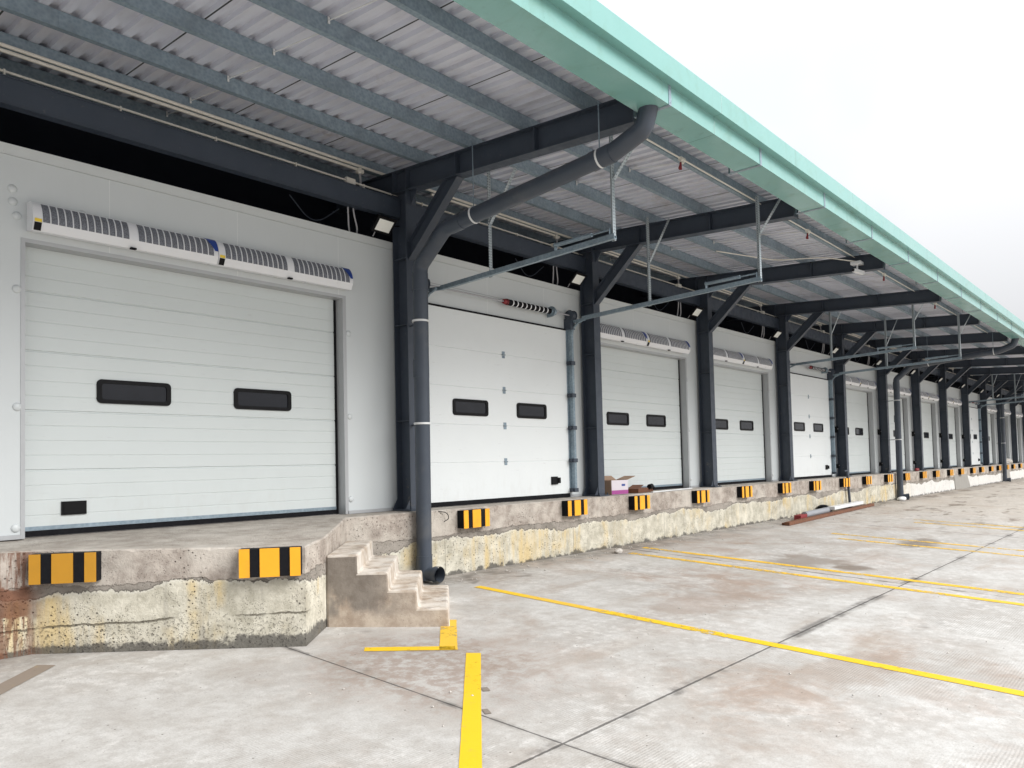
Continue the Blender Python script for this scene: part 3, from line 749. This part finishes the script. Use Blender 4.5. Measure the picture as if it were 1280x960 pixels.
for xm in mids:
    for k in range(5):
        p = MB(); y0, y1 = PY[k]+.05, PY[k+1]-.0
        p.tube([(xm, y0, roofz(y0)+.05), (xm, y1-.02, roofz(y1)+.13)], .007, 6)
        p.bar((xm,y1-.012,roofz(y1)+.10),(xm,y1-.012,roofz(y1)+.165),.02,.012,(0,1,0))
        p.build('sag_rod', M['whitebar'], roof, OF)

# ------------------------------------------------------------------ gutter
gt = empty('roof_gutter', (0,-4.45,4.40), 'mint green box gutter with galvanised straps along the canopy edge', 'gutter')
OG = (0,-4.45,4.40)
m = MB(); a, b = -9, 78
m.box(a,b,-4.644,-4.30,4.400,4.404); m.box(a,b,-4.644,-4.640,4.4045,4.66); m.box(a,b,-4.304,-4.300,4.4045,4.80)
m.build('gutter_trough', M['mint'], gt, OG)
m = MB(); m.box(a,b,-4.744,-4.6445,4.612,4.616); m.box(a,b,-4.744,-4.740,4.6165,4.845); m.box(a,b,-4.7395,-4.64,4.841,4.845); m.box(a,b,-4.644,-4.64,4.66,4.8405)
m.build('drip_edge', M['mint'], gt, OG)
bk = None
for k in range(0, 31):
    xb_ = 7.18+2.297*k
    m = MB(); m.box(xb_-.027, xb_+.027, -4.649, -4.645, 4.394, 4.611); m.box(xb_-.027, xb_+.027, -4.6445, -4.21, 4.3945, 4.3985)
    m.box(xb_-.027, xb_+.027, -4.214, -4.21, 4.3985, 4.52); m.dome((xb_, -4.649, 4.425), .010, .006, n=8, m=2)
    m.build('strap', M['galv'], gt, OG)

# ------------------------------------------------------------------ downpipes
def smooth_path(pts, r, n=5):
    out = [Vector(pts[0])]
    for a, b, c in zip(pts, pts[1:], pts[2:]):
        a, b, c = Vector(a), Vector(b), Vector(c); p = b+(a-b).normalized()*r; q = b+(c-b).normalized()*r
        for k in range(n+1):
            t = k/n; out.append(p*(1-t)**2 + b*2*t*(1-t) + q*t*t)
    out.append(Vector(pts[-1])); return out
def downpipe(x, label):
    off = (x, -.70, -.95); t = empty('downpipe', off, label, 'downpipe', 'slate rainwater downpipes')
    zb = zg(-.7)
    m = MB(); m.tube(smooth_path([(x,-.70,zb+.14),(x,-.73,3.40),(x,-1.24,3.82),(x,-3.95,4.06),(x,-4.36,4.20),(x,-4.46,4.50)], .07), .105, 20)
    m.build('pipe', M['pipe'], t, off)
    d = Vector((0,-3.95+1.24,4.06-3.82)).normalized(); c = Vector((x,-1.24,3.82))
    for pa, pb in (((x,-.711,1.85),(x,-.711,2.09)), ((x,-.70,zb+.03),(x,-.70,zb+.36)), (c+d*2.45, c+d*2.73), ((x,-.725,3.06),(x,-.725,3.30)), (c+d*.10, c+d*.34)):
        m = MB(); m.tube([pa, pb], .112, 20); m.build('socket', M['pipe'], t, off)
    m = MB(); ax = Vector((.10,-.995,0)); c = Vector((x,-.70,zb+.115))
    m.tube([c-ax*.02, c+ax*.27], .095, 18, False); m.tube([c+ax*.20, c+ax*.275], .112, 18, False)
    m.tube([c+ax*.274, c+ax*.05], .094, 18, False)
    m.build('outlet_shoe', M['pipe'], t, off)
    m = MB(); m.tube([c+ax*.12, c+ax*.10], .094, 18); m.build('bore_shade_disc', M['black'], t, off)  # black disc paints the darkness inside the pipe end
    for z in (2.62, 1.20):
        m = MB(); m.tube([(x,-.715,z),(x,-.715,z+.028)], .117, 20); m.build('clamp', M['whitebar'], t, off); m2 = MB(); m2.bar((x+.06,-.60,z+.014),(x+.14,-.355,z+.014),.025,.02); m2.build('clamp_arm', M['steel'], t, off)
    for s_ in (.55, 2.55):
        m = MB(); c = Vector((x,-1.24,3.82))+d*s_; m.tube([c, c+d*.025], .113, 20); m.build('hanger_ring', M['whitebar'], t, off); m2 = MB(); m2.bar(c+Vector((0,0,.11)), (x, c.y, roofz(c.y)-.02), .010, .010, (0,1,0)); m2.build('hanger_rod', M['galv'], t, off)
    return t
dp = downpipe(7.10, 'thick slate downpipe nearest the camera, rising beside the concrete stairs')
copy_tree(dp, (7.10+5*L, -.70, -.95), 'slate downpipe standing at the sixth column, beyond the scrap pile on the ground')
copy_tree(dp, (7.10+9.5*L, -.70, -.95), 'most distant slate downpipe, far down the dock')

# ------------------------------------------------------------------ dock bumpers
def bumper_mesh(dirty=False):
    t = empty('dock_bumper', (0,0,0), 'x', 'dock bumper', 'black and amber bumpers on the dock edge')
    m = MB(); m.box(-.275,.275,-.13,.0,-.278,-.02); m.build('rubber_block', M['black'], t, bevel=.006)
    for a, b in ((-.275,-.178),(-.092,.086),(.176,.275)):
        s_ = MB(); s_.box(a+.002,b-.002,-.138,-.1302,-.280,-.018); s_.build('amber_stripe', M['yellowd'] if dirty else M['yellow'], t)
    return t
bn = Vector((4.147-2.30, -2.328+.856, 0)).normalized(); ang = math.atan2(bn.y, bn.x)
def place_on_face(o, f_, dz=0):
    p = Vector((2.30,-.856,0)).lerp(Vector((4.147,-2.328,0)), f_); nn = Vector((bn.y,-bn.x,0))
    o.location = p + nn*.002 + Vector((0,0,-.047-.064*f_+dz)); o.rotation_euler = (0,0,ang)
b1 = bumper_mesh(True); b1['label'] = 'grimy amber and black dock bumper at the left end beside the rust stained wall'; place_on_face(b1, .128)
b2 = bumper_mesh(); b2['label'] = 'bright amber and black dock bumper at the angled dock corner left of the stairs'; place_on_face(b2, .872, .02)
k = 0
for i in range(11):
    for q in (.87, 3.33):
        k += 1
        lab = ('striped amber and black dock bumper right beside the nearest downpipe' if k == 1 else
               '%s striped dock bumper along the straight edge, counted from the nearest downpipe' % ORD[k-1])
        o = copy_tree(b2, (colx(i)+q+random.uniform(-.05,.05), PE-.001, random.uniform(-.012,.006)), lab); o.rotation_euler = (0,0,random.uniform(-.008,.008))

# ------------------------------------------------------------------ small black boxes on the wall piers
for i in range(3, 9):
    x = colx(i+1)-.06
    for z, hw, nm, wh in ((1.52, .075, 'control_box', 'at window height'), (.34, .05, 'socket_box', 'near the platform')):
        off = (x, -.001, z); t = empty(nm, off, 'small black wall box %s by the %s column from camera' % (wh, ORD[i+1]), 'switch box', 'black boxes on the wall between the doors')
        m = MB(); m.box(x-hw, x+hw, -.09, -.001, z-hw*1.35, z+hw*1.35); m.build('box_body', M['blackp'], t, off, bevel=.006)
        m = MB(); m.tube([(x,-.091,z+.02),(x,-.105,z+.02)], .02, 10); m.build('button', M['trim'], t, off)

# ------------------------------------------------------------------ floodlights
def flood(x, label):
    off = (x-.33, -.2, 4.05); t = empty('floodlight', off, label, 'floodlight', 'black floodlights on the columns')
    c = Vector((x-.40,-.22,4.05)); ax = Vector((1,0,-.02)).normalized(); nrm = Vector((-.10,-.72,-.70)).normalized(); nrm = (nrm-ax*nrm.dot(ax)).normalized(); up = nrm.cross(ax).normalized()
    if up.z < 0: up = -up
    m = MB(); m.obox(c, ax, up, nrm, .165, .125, .022); m.obox(c-nrm*.035, ax, up, nrm, .10, .08, .014); m.build('housing', M['blackp'], t, off, bevel=.004)
    m = MB(); m.obox(c+nrm*.0235, ax, up, nrm, .125, .088, .0012); m.build('lens', M['lens'], t, off)
    m = MB(); m.bar(c-nrm*.03+ax*.16, (x-.10,-.2,4.10), .03, .012); m.bar(c-nrm*.03-ax*.17, c-nrm*.03+ax*.17, .03, .01); m.build('mount', M['blackp'], t, off)
    m = MB(); m.tube([tuple(c-nrm*.05), (x-.42,-.06,4.0), (x-.43,-.01,3.93)], .008, 6); m.build('lead', M['greyflex'], t, off)
    return t
f0 = flood(X1, 'square black floodlight with pale lens on the column nearest the camera')
for i in range(1, 11): copy_tree(f0, (colx(i)-.33, -.2, 4.05), 'square black floodlight on the %s column counted from the camera' % ORD[i])

# ------------------------------------------------------------------ conduits
c = MB(); c.tube([(-9,.190,4.985),(65,.190,4.985)], .021, 8); c.tube([(-9,.185,4.925),(6.75,.185,4.925)], .021, 8)
for i in range(0, 11): c.tube([(colx(i)+.9,.185,4.925),(colx(i+1)-.4,.185,4.925)], .021, 8)
tag(c.build('purlin_conduit', M['conduit']), 'pair of pale plastic conduits clipped along the inner purlin under the roof', 'conduit')
c = MB(); c.tube([(-9,-.01,4.625),(62,-.01,4.625)], .014, 8)
for k2 in range(60): c.box(-1+k2*1.1-.008, -1+k2*1.1+.008, -.028, .008, 4.531, 4.643)
tag(c.build('beam_conduit', M['conduit']), 'thin pale conduit lying on top of the long eave beam', 'conduit')
c = MB(); c.tube([(7.45,-3.615,4.722),(65,-3.615,4.722)], .012, 8)
tag(c.build('edge_conduit', M['conduit']), 'thin white conduit clipped along the outer purlin beside the gutter', 'conduit')
def drop(x, label):
    off = (x-.5,.17,4.9); t = empty('conduit_drop', off, label, 'conduit', 'grey conduit drops beside the columns')
    m = MB(); m.tube(smooth_path([(x-.5,.175,4.90),(x-.5,.14,4.52),(x-.30,-.03,4.42),(x-.1,-.12,4.36)], .12), .018, 8); m.build('bent_pipe', M['greyflex'], t, off)
    m = MB(); m.tube([(x-.55,.175,4.905),(x-.45,.175,4.905)], .036, 10); m.tube([(x-.5,.175,4.865),(x-.5,.175,4.945)], .03, 10); m.build('junction_box', M['conduit'], t, off)
    return t
d0 = drop(X1, 'grey bent conduit dropping from the purlin to the column nearest the camera')
for i in range(1, 9): copy_tree(d0, (colx(i)-.5,.17,4.9), 'grey bent conduit dropping to the %s column counted from the camera' % ORD[i])
def cables(x, label):
    off = (x, .03, 3.9); t = empty('hanging_cable', off, label, 'cable', 'grey cables looping from the beam to the wall')
    for k2, dx in enumerate((0, .09)):
        m = MB(); m.tube(smooth_path([(x+dx,-.01,4.625),(x+dx,-.02,4.2),(x+dx+.06+.07*k2,.05,3.97),(x+dx+.14,.12,3.90)], .1), .012, 7); m.build('cable', M['greyflex'], t, off)
    m = MB(); m.tube(smooth_path([(x-.75,.25,4.30),(x-.35,.3,3.98),(x+.05,.25,4.30)], .25, 8), .008, 6); m.build('cable', M['steel'], t, off)
    m = MB(); m.box(x-.03, x+.12, -.045, .005, 4.585, 4.66); m.build('junction_box', M['conduit'], t, off)
    return t
h0 = cables(6.42, 'grey cables hanging from the beam to the wall top left of the nearest column')
for i in range(1, 7): copy_tree(h0, (colx(i)-.864, .03, 3.9), 'grey cables hanging to the wall top left of the %s column from camera' % ORD[i])

# red tagged lamp holders on the edge conduit
def holder(x, label):
    off = (x,-3.62,4.72); t = empty('lamp_holder', off, label, 'lamp holder', 'red taped lamp holders under the canopy edge')
    m = MB(); m.tube([(x-.05,-3.62,4.71),(x+.05,-3.62,4.71)], .034, 10); m.tube([(x,-3.62,4.71),(x,-3.62,4.655)], .026, 10); m.build('white_box', M['conduit'], t, off)
    m = MB(); rr_ = random.Random(5)
    m.tube([(x-.04,-3.62,4.66),(x-.055,-3.625,4.61),(x-.04,-3.615,4.56)], .014, 8, r2=.022); m.tube([(x-.055,-3.62,4.62),(x-.075,-3.61,4.57)], .012, 6); m.build('red_tape', M['red'], t, off)
    return t
r0 = holder(9.30, 'red taped white lamp holder on the edge conduit, nearest the camera')
for i in range(1, 4): copy_tree(r0, (9.30+L*i,-3.62,4.72), 'red taped lamp holder under the canopy edge, %s from the camera' % ORD[i])

# security camera on the third rafter tip
t = empty('security_camera', (16.32,-3.72,4.55), 'small white security camera fixed under the end of the third rafter', 'camera')
m = MB(); m.box(16.20,16.42,-3.80,-3.60,4.52,4.58); m.build('mount_box', M['white_plastic'], t, (16.32,-3.72,4.55), bevel=.006)
m = MB(); m.tube([(16.31,-3.70,4.52),(16.31,-3.70,4.43)], .018, 8); m.bar((16.20,-3.66,4.40),(16.42,-3.78,4.36),.07,.065); m.build('camera_body', M['white_plastic'], t, (16.32,-3.72,4.55))
m = MB(); m.tube([(16.20,-3.66,4.40),(16.185,-3.652,4.403)], .025, 10); m.build('lens', M['blackp'], t, (16.32,-3.72,4.55))
c = MB(); c.tube(smooth_path([(14.3,-1.62,4.84),(15.6,-2.3,4.76),(15.9,-3.2,4.70),(16.25,-3.7,4.58)], .2), .012, 7)
tag(c.build('camera_cable', M['conduit']), 'white cable slung under the roof leading to the security camera', 'cable')

# ------------------------------------------------------------------ things lying about
t = empty('cardboard_box', (12.60,-.20,0), 'open cardboard carton with white and magenta print beside the second column', 'box')
OB = (12.60,-.20,0)
ca = R(-8); bx = Vector((math.cos(ca), math.sin(ca), 0)); by = Vector((-math.sin(ca), math.cos(ca), 0)); cb = Vector((12.55,-.16,.14))
m = MB()
for s_ in (-1,1):
    m.obox(cb+bx*s_*.24, bx, by, (0,0,1), .004, .145, .138); m.obox(cb+by*s_*.15, bx, by, (0,0,1), .24, .004, .138)
m.obox(cb-Vector((0,0,.134)), bx, by, (0,0,1), .235, .145, .004); m.build('carton', M['card'], t, OB)
m = MB(); fdir = (bx*.9+Vector((0,0,.25))).normalized(); m.obox(cb+bx*.245+Vector((0,0,.14))+fdir*.12, fdir, by, fdir.cross(by), .12, .14, .004)
fdir = (-by*.45+Vector((0,0,-.9))).normalized(); fdir2 = (by*.8+Vector((0,0,.5))).normalized(); m.obox(cb+by*.155+Vector((0,0,.14))+fdir2*.07, fdir2, bx, fdir2.cross(bx), .07, .23, .004)
m.build('flap', M['card'], t, OB)
m = MB(); m.obox(cb-by*.1555+bx*.0+Vector((0,0,.0)), bx, by, (0,0,1), .238, .001, .136); m.build('printed_face', M['cardw'], t, OB)
m = MB(); m.obox(cb-by*.1575-Vector((0,0,.095)), bx, by, (0,0,1), .237, .0008, .038); m.build('printed_band', M['magenta'], t, OB); m = MB(); m.obox(cb-by*.1575+bx*.10+Vector((0,0,.04)), bx, by, (0,0,1), .05, .0008, .02); m.build('printed_label', M['stick_b'], t, OB)
m = MB(); m.obox((13.45,-.18,.045), (.98,.2,0), (-.2,.98,0), (0,0,1), .42, .13, .043); m.obox((13.30,-.15,.10), (.95,.2,.22), (-.2,.98,0), (-.2,0,.95), .22, .12, .005)
tag(m.build('flattened_carton', M['rustw'], bevel=.003), 'flattened dark brown carton lying right of the open printed carton', 'carton')
m = MB(); m.tube([(13.62,-.30,.11),(13.75,-.28,.12)], .05, 10); m.tube([(13.75,-.28,.12),(13.86,-.27,.07)], .03, 8)
tag(m.build('hand_tool', M['blackp']), 'small black tool lying on the flattened brown carton', 'tool')
m = MB(); m.bar((13.35,-.53,.012),(15.3,-.34,.014), .05, .022)
tag(m.build('white_strip', M['whitebar']), 'thin white strip lying on the platform edge right of the cartons', 'strip')

def onground(x, y, dz=0): return (x, y, zg(y)+dz)
m = MB(); m.bar(onground(18.15,-1.30,.045), onground(26.2,-.86,.045), .12, .08); m.bar(onground(18.2,-1.18,.03), onground(25.9,-.78,.03), .05, .05)
tag(m.build('rusty_steel_bar', M['rustw']), 'long rusty brown steel bar lying on the ground near the dock wall', 'steel bar')
m = MB(); m.tube([onground(20.1,-.98,.11), onground(22.3,-.86,.11)], .085, 14)
tag(m.build('pipe_offcut', M['greypipe']), 'short grey pipe offcut lying behind the rusty bar', 'pipe')
m = MB(); m.bar(onground(22.1,-.98,.17), onground(25.2,-.80,.16), .20, .09)
tag(m.build('metal_profile', M['whitebar'], bevel=.008), 'pale metal profile stacked on the rusty bar', 'metal profile')
m = MB(); m.obox(onground(19.75,-1.02,.075), (.98,.1,0),(-.1,.98,0),(0,0,1), .30,.09,.07)
tag(m.build('red_block', M['red'], bevel=.008), 'short red block at the near end of the grey pipe offcut', 'block')
m = MB()
for k2 in range(3):
    c0 = Vector(onground(22.2,-.74,.12+.04*k2)); m.tube([c0+Vector((.24*math.cos(a_),.13*math.sin(a_),.02*math.sin(a_*2))) for a_ in [2*math.pi*q/18 for q in range(19)]], .022, 6, False)
tag(m.build('black_hose_coil', M['black']), 'small coil of black hose between scrap and dock wall', 'hose')
m = MB(); m.bar(onground(24.7,-.66,-.02), (24.6,-.64,.20), .06, .06); m.bar((24.35,-.64,.20),(24.63,-.64,.21), .05, .04)
tag(m.build('thin_post', M['steel'], bevel=.004), 'thin dark post leaning on the platform edge before the scrap pile', 'post')
def crumple(name, c, r, mt, label, cat, seed):
    bm = bmesh.new(); bmesh.ops.create_icosphere(bm, subdivisions=3, radius=1); q = random.Random(seed)
    dirs = [Vector((q.gauss(0,1),q.gauss(0,1),q.gauss(0,1))).normalized() for _ in range(14)]
    for v in bm.verts:
        k2 = 1 - .35*max(0, max(v.co.dot(d)*1.3-.6 for d in dirs[:7])) + .25*max(0, max(v.co.dot(d)*1.5-.9 for d in dirs[7:])); v.co = Vector((v.co.x*r[0],v.co.y*r[1],v.co.z*r[2]))*k2
    me = bpy.data.meshes.new(name); bm.to_mesh(me); bm.free(); me.materials.append(mt)
    o = bpy.data.objects.new(name, me); COL.objects.link(o); o.location = c; return tag(o, label, cat)
crumple('crumpled_bag', onground(29.55,-.86,.06), (.26,.16,.09), M['whitebar'], 'crumpled pale plastic bag at the foot of the second downpipe', 'bag', 4)
crumple('broken_stone', onground(11.35,-1.02,.035), (.10,.07,.05), M['rock'], 'white broken stone at the dock foot near the double yellow lines', 'stone', 9)
crumple('rubble_heap', (54.6,-.25,.12), (.9,.22,.2), M['rock'], 'pale rubble heap on the far end of the platform', 'rubble', 2)
crumple('red_rag', (33.6,-.40,.05), (.2,.08,.07), M['red'], 'red rag lying on the platform beyond the second downpipe', 'rag', 3)
# loop of black wire poking from the slab edge
m = MB(); m.tube(smooth_path([(7.5,-.55,-.02),(7.62,-.62,-.04),(7.66,-.63,-.13),(7.58,-.60,-.17)], .05), .006, 6)
tag(m.build('wire_loop', M['blackp']), 'small loop of black wire poking from the slab edge right of the near downpipe', 'wire')
# loose grit at the dock foot
gr = MB(); q = random.Random(11)
for k2 in range(520):
    if k2 < 300:
        x = q.uniform(6.2, 27); y = PE - abs(q.gauss(0,.35)) - .03
    else:
        x = q.uniform(1.5, 16); y = q.uniform(-7.5,-.9)
        if x < 6.4 and y > -3.4: continue
    s_ = q.uniform(.004,.014) if k2 >= 300 else q.uniform(.006,.024)
    c0 = Vector((x,y,zg(y)+s_*.3)); a_ = q.uniform(0,3); ax = Vector((math.cos(a_),math.sin(a_),0)); ay = Vector((-ax.y,ax.x,0))
    vs = [c0+ax*s_*q.uniform(.7,1.4), c0+ay*s_, c0-ax*s_*q.uniform(.7,1.4), c0-ay*s_*q.uniform(.6,1), c0+Vector((0,0,s_*.8)), c0-Vector((0,0,s_*.5))]
    gr.add(vs, [(0,1,4),(1,2,4),(2,3,4),(3,0,4),(1,0,5),(2,1,5),(3,2,5),(0,3,5)])
tag(gr.build('grit', M['rock']), 'loose grit and small rubble scattered on the concrete yard', 'grit', kind='stuff')

# ------------------------------------------------------------------ camera
cam = bpy.data.cameras.new('camera'); co = bpy.data.objects.new('camera', cam); COL.objects.link(co); S.camera = co
FP, PYc, yaw, pit, rol = 959.6959, 543.467, 0.7244, 0.0401, -0.0238
yaw, pit, rol = R(41.505), 0.0401, -0.0238
fw = Vector((math.cos(yaw)*math.cos(pit), math.sin(yaw)*math.cos(pit), math.sin(pit)))
r_ = fw.cross(Vector((0,0,1))).normalized(); u_ = r_.cross(fw)
cr, sr = math.cos(rol), math.sin(rol); rt = r_*cr + u_*sr; ut = -r_*sr + u_*cr
co.matrix_world = Matrix(((rt.x,ut.x,-fw.x,0),(rt.y,ut.y,-fw.y,-8.6417),(rt.z,ut.z,-fw.z,.6066),(0,0,0,1)))
cam.sensor_width = 36; cam.sensor_fit = 'HORIZONTAL'; cam.lens = FP/1280*36; cam.shift_y = (PYc-480)/1280
cam.clip_start = .05; cam.clip_end = 2000

# ------------------------------------------------------------------ light: bright overcast
SUN_EL, SUN_AZ = 40., -75.                            # elevation; heading of the sun seen from the scene (from +x towards +y)
W_ = bpy.data.worlds.new('World'); S.world = W_; W_.use_nodes = True
nt = W_.node_tree; bg = nt.nodes['Background']
sky = nt.nodes.new('ShaderNodeTexSky'); sky.sky_type = 'NISHITA'; sky.sun_disc = False
sky.sun_elevation = R(SUN_EL); sky.sun_rotation = R(90-SUN_AZ); sky.air_density = 1; sky.dust_density = 2
hs = nt.nodes.new('ShaderNodeHueSaturation'); hs.inputs['Saturation'].default_value = .12
nt.links.new(sky.outputs[0], hs.inputs['Color'])
tc = nt.nodes.new('ShaderNodeTexCoord'); nz = nt.nodes.new('ShaderNodeTexNoise'); nz.inputs['Scale'].default_value = 1.6; nz.inputs['Detail'].default_value = 5
nt.links.new(tc.outputs['Generated'], nz.inputs['Vector'])
rp = nt.nodes.new('ShaderNodeMapRange'); rp.interpolation_type = 'SMOOTHSTEP'; rp.inputs[1].default_value = .35; rp.inputs[2].default_value = .62
nt.links.new(nz.outputs['Fac'], rp.inputs[0])
# cloud sheet: even pale grey-white veil over the desaturated sky
mx = nt.nodes.new('ShaderNodeMix'); mx.data_type = 'RGBA'; mx.inputs[0].default_value = .75
cl = nt.nodes.new('ShaderNodeMix'); cl.data_type = 'RGBA'; cl.inputs[6].default_value = (8.3,8.7,9.4,1); cl.inputs[7].default_value = (10.7,10.8,11.1,1)
nt.links.new(rp.outputs[0], cl.inputs[0])
nt.links.new(hs.outputs[0], mx.inputs[6]); nt.links.new(cl.outputs[2], mx.inputs[7]); 
# an overcast sky is darker towards the horizon than overhead
sz = nt.nodes.new('ShaderNodeSeparateXYZ'); nt.links.new(tc.outputs['Generated'], sz.inputs[0])
gr_ = nt.nodes.new('ShaderNodeMapRange'); gr_.inputs[1].default_value = 0; gr_.inputs[2].default_value = 1; gr_.inputs[3].default_value = .42; gr_.inputs[4].default_value = 1.6
nt.links.new(sz.outputs[2], gr_.inputs[0])
mg = nt.nodes.new('ShaderNodeVectorMath'); mg.operation = 'SCALE'; nt.links.new(mx.outputs[2], mg.inputs[0]); nt.links.new(gr_.outputs[0], mg.inputs[3]); nt.links.new(mg.outputs[0], bg.inputs[0])
bg.inputs[1].default_value = .056
sun = bpy.data.lights.new('sun', 'SUN'); sun.energy = 1.5; sun.angle = R(42); sun.color = (1,.985,.965)
su = bpy.data.objects.new('sun', sun); COL.objects.link(su)
sdv = Vector((math.cos(R(SUN_AZ))*math.cos(R(SUN_EL)), math.sin(R(SUN_AZ))*math.cos(R(SUN_EL)), math.sin(R(SUN_EL))))
su.rotation_euler = sdv.to_track_quat('Z', 'Y').to_euler(); su.location = (0,-20,30)

vs_ = S.view_settings; S.display_settings.display_device = 'sRGB'
vs_.view_transform = 'Standard'; vs_.look = 'None'; vs_.exposure = 1.42; vs_.gamma = 1; vs_.use_curve_mapping = False
S.render.engine = 'CYCLES'; S.cycles.max_bounces = 8; S.cycles.diffuse_bounces = 5; S.cycles.transparent_max_bounces = 8
S.cycles.use_denoising = True
S.render.resolution_x = 1024; S.render.resolution_y = 768
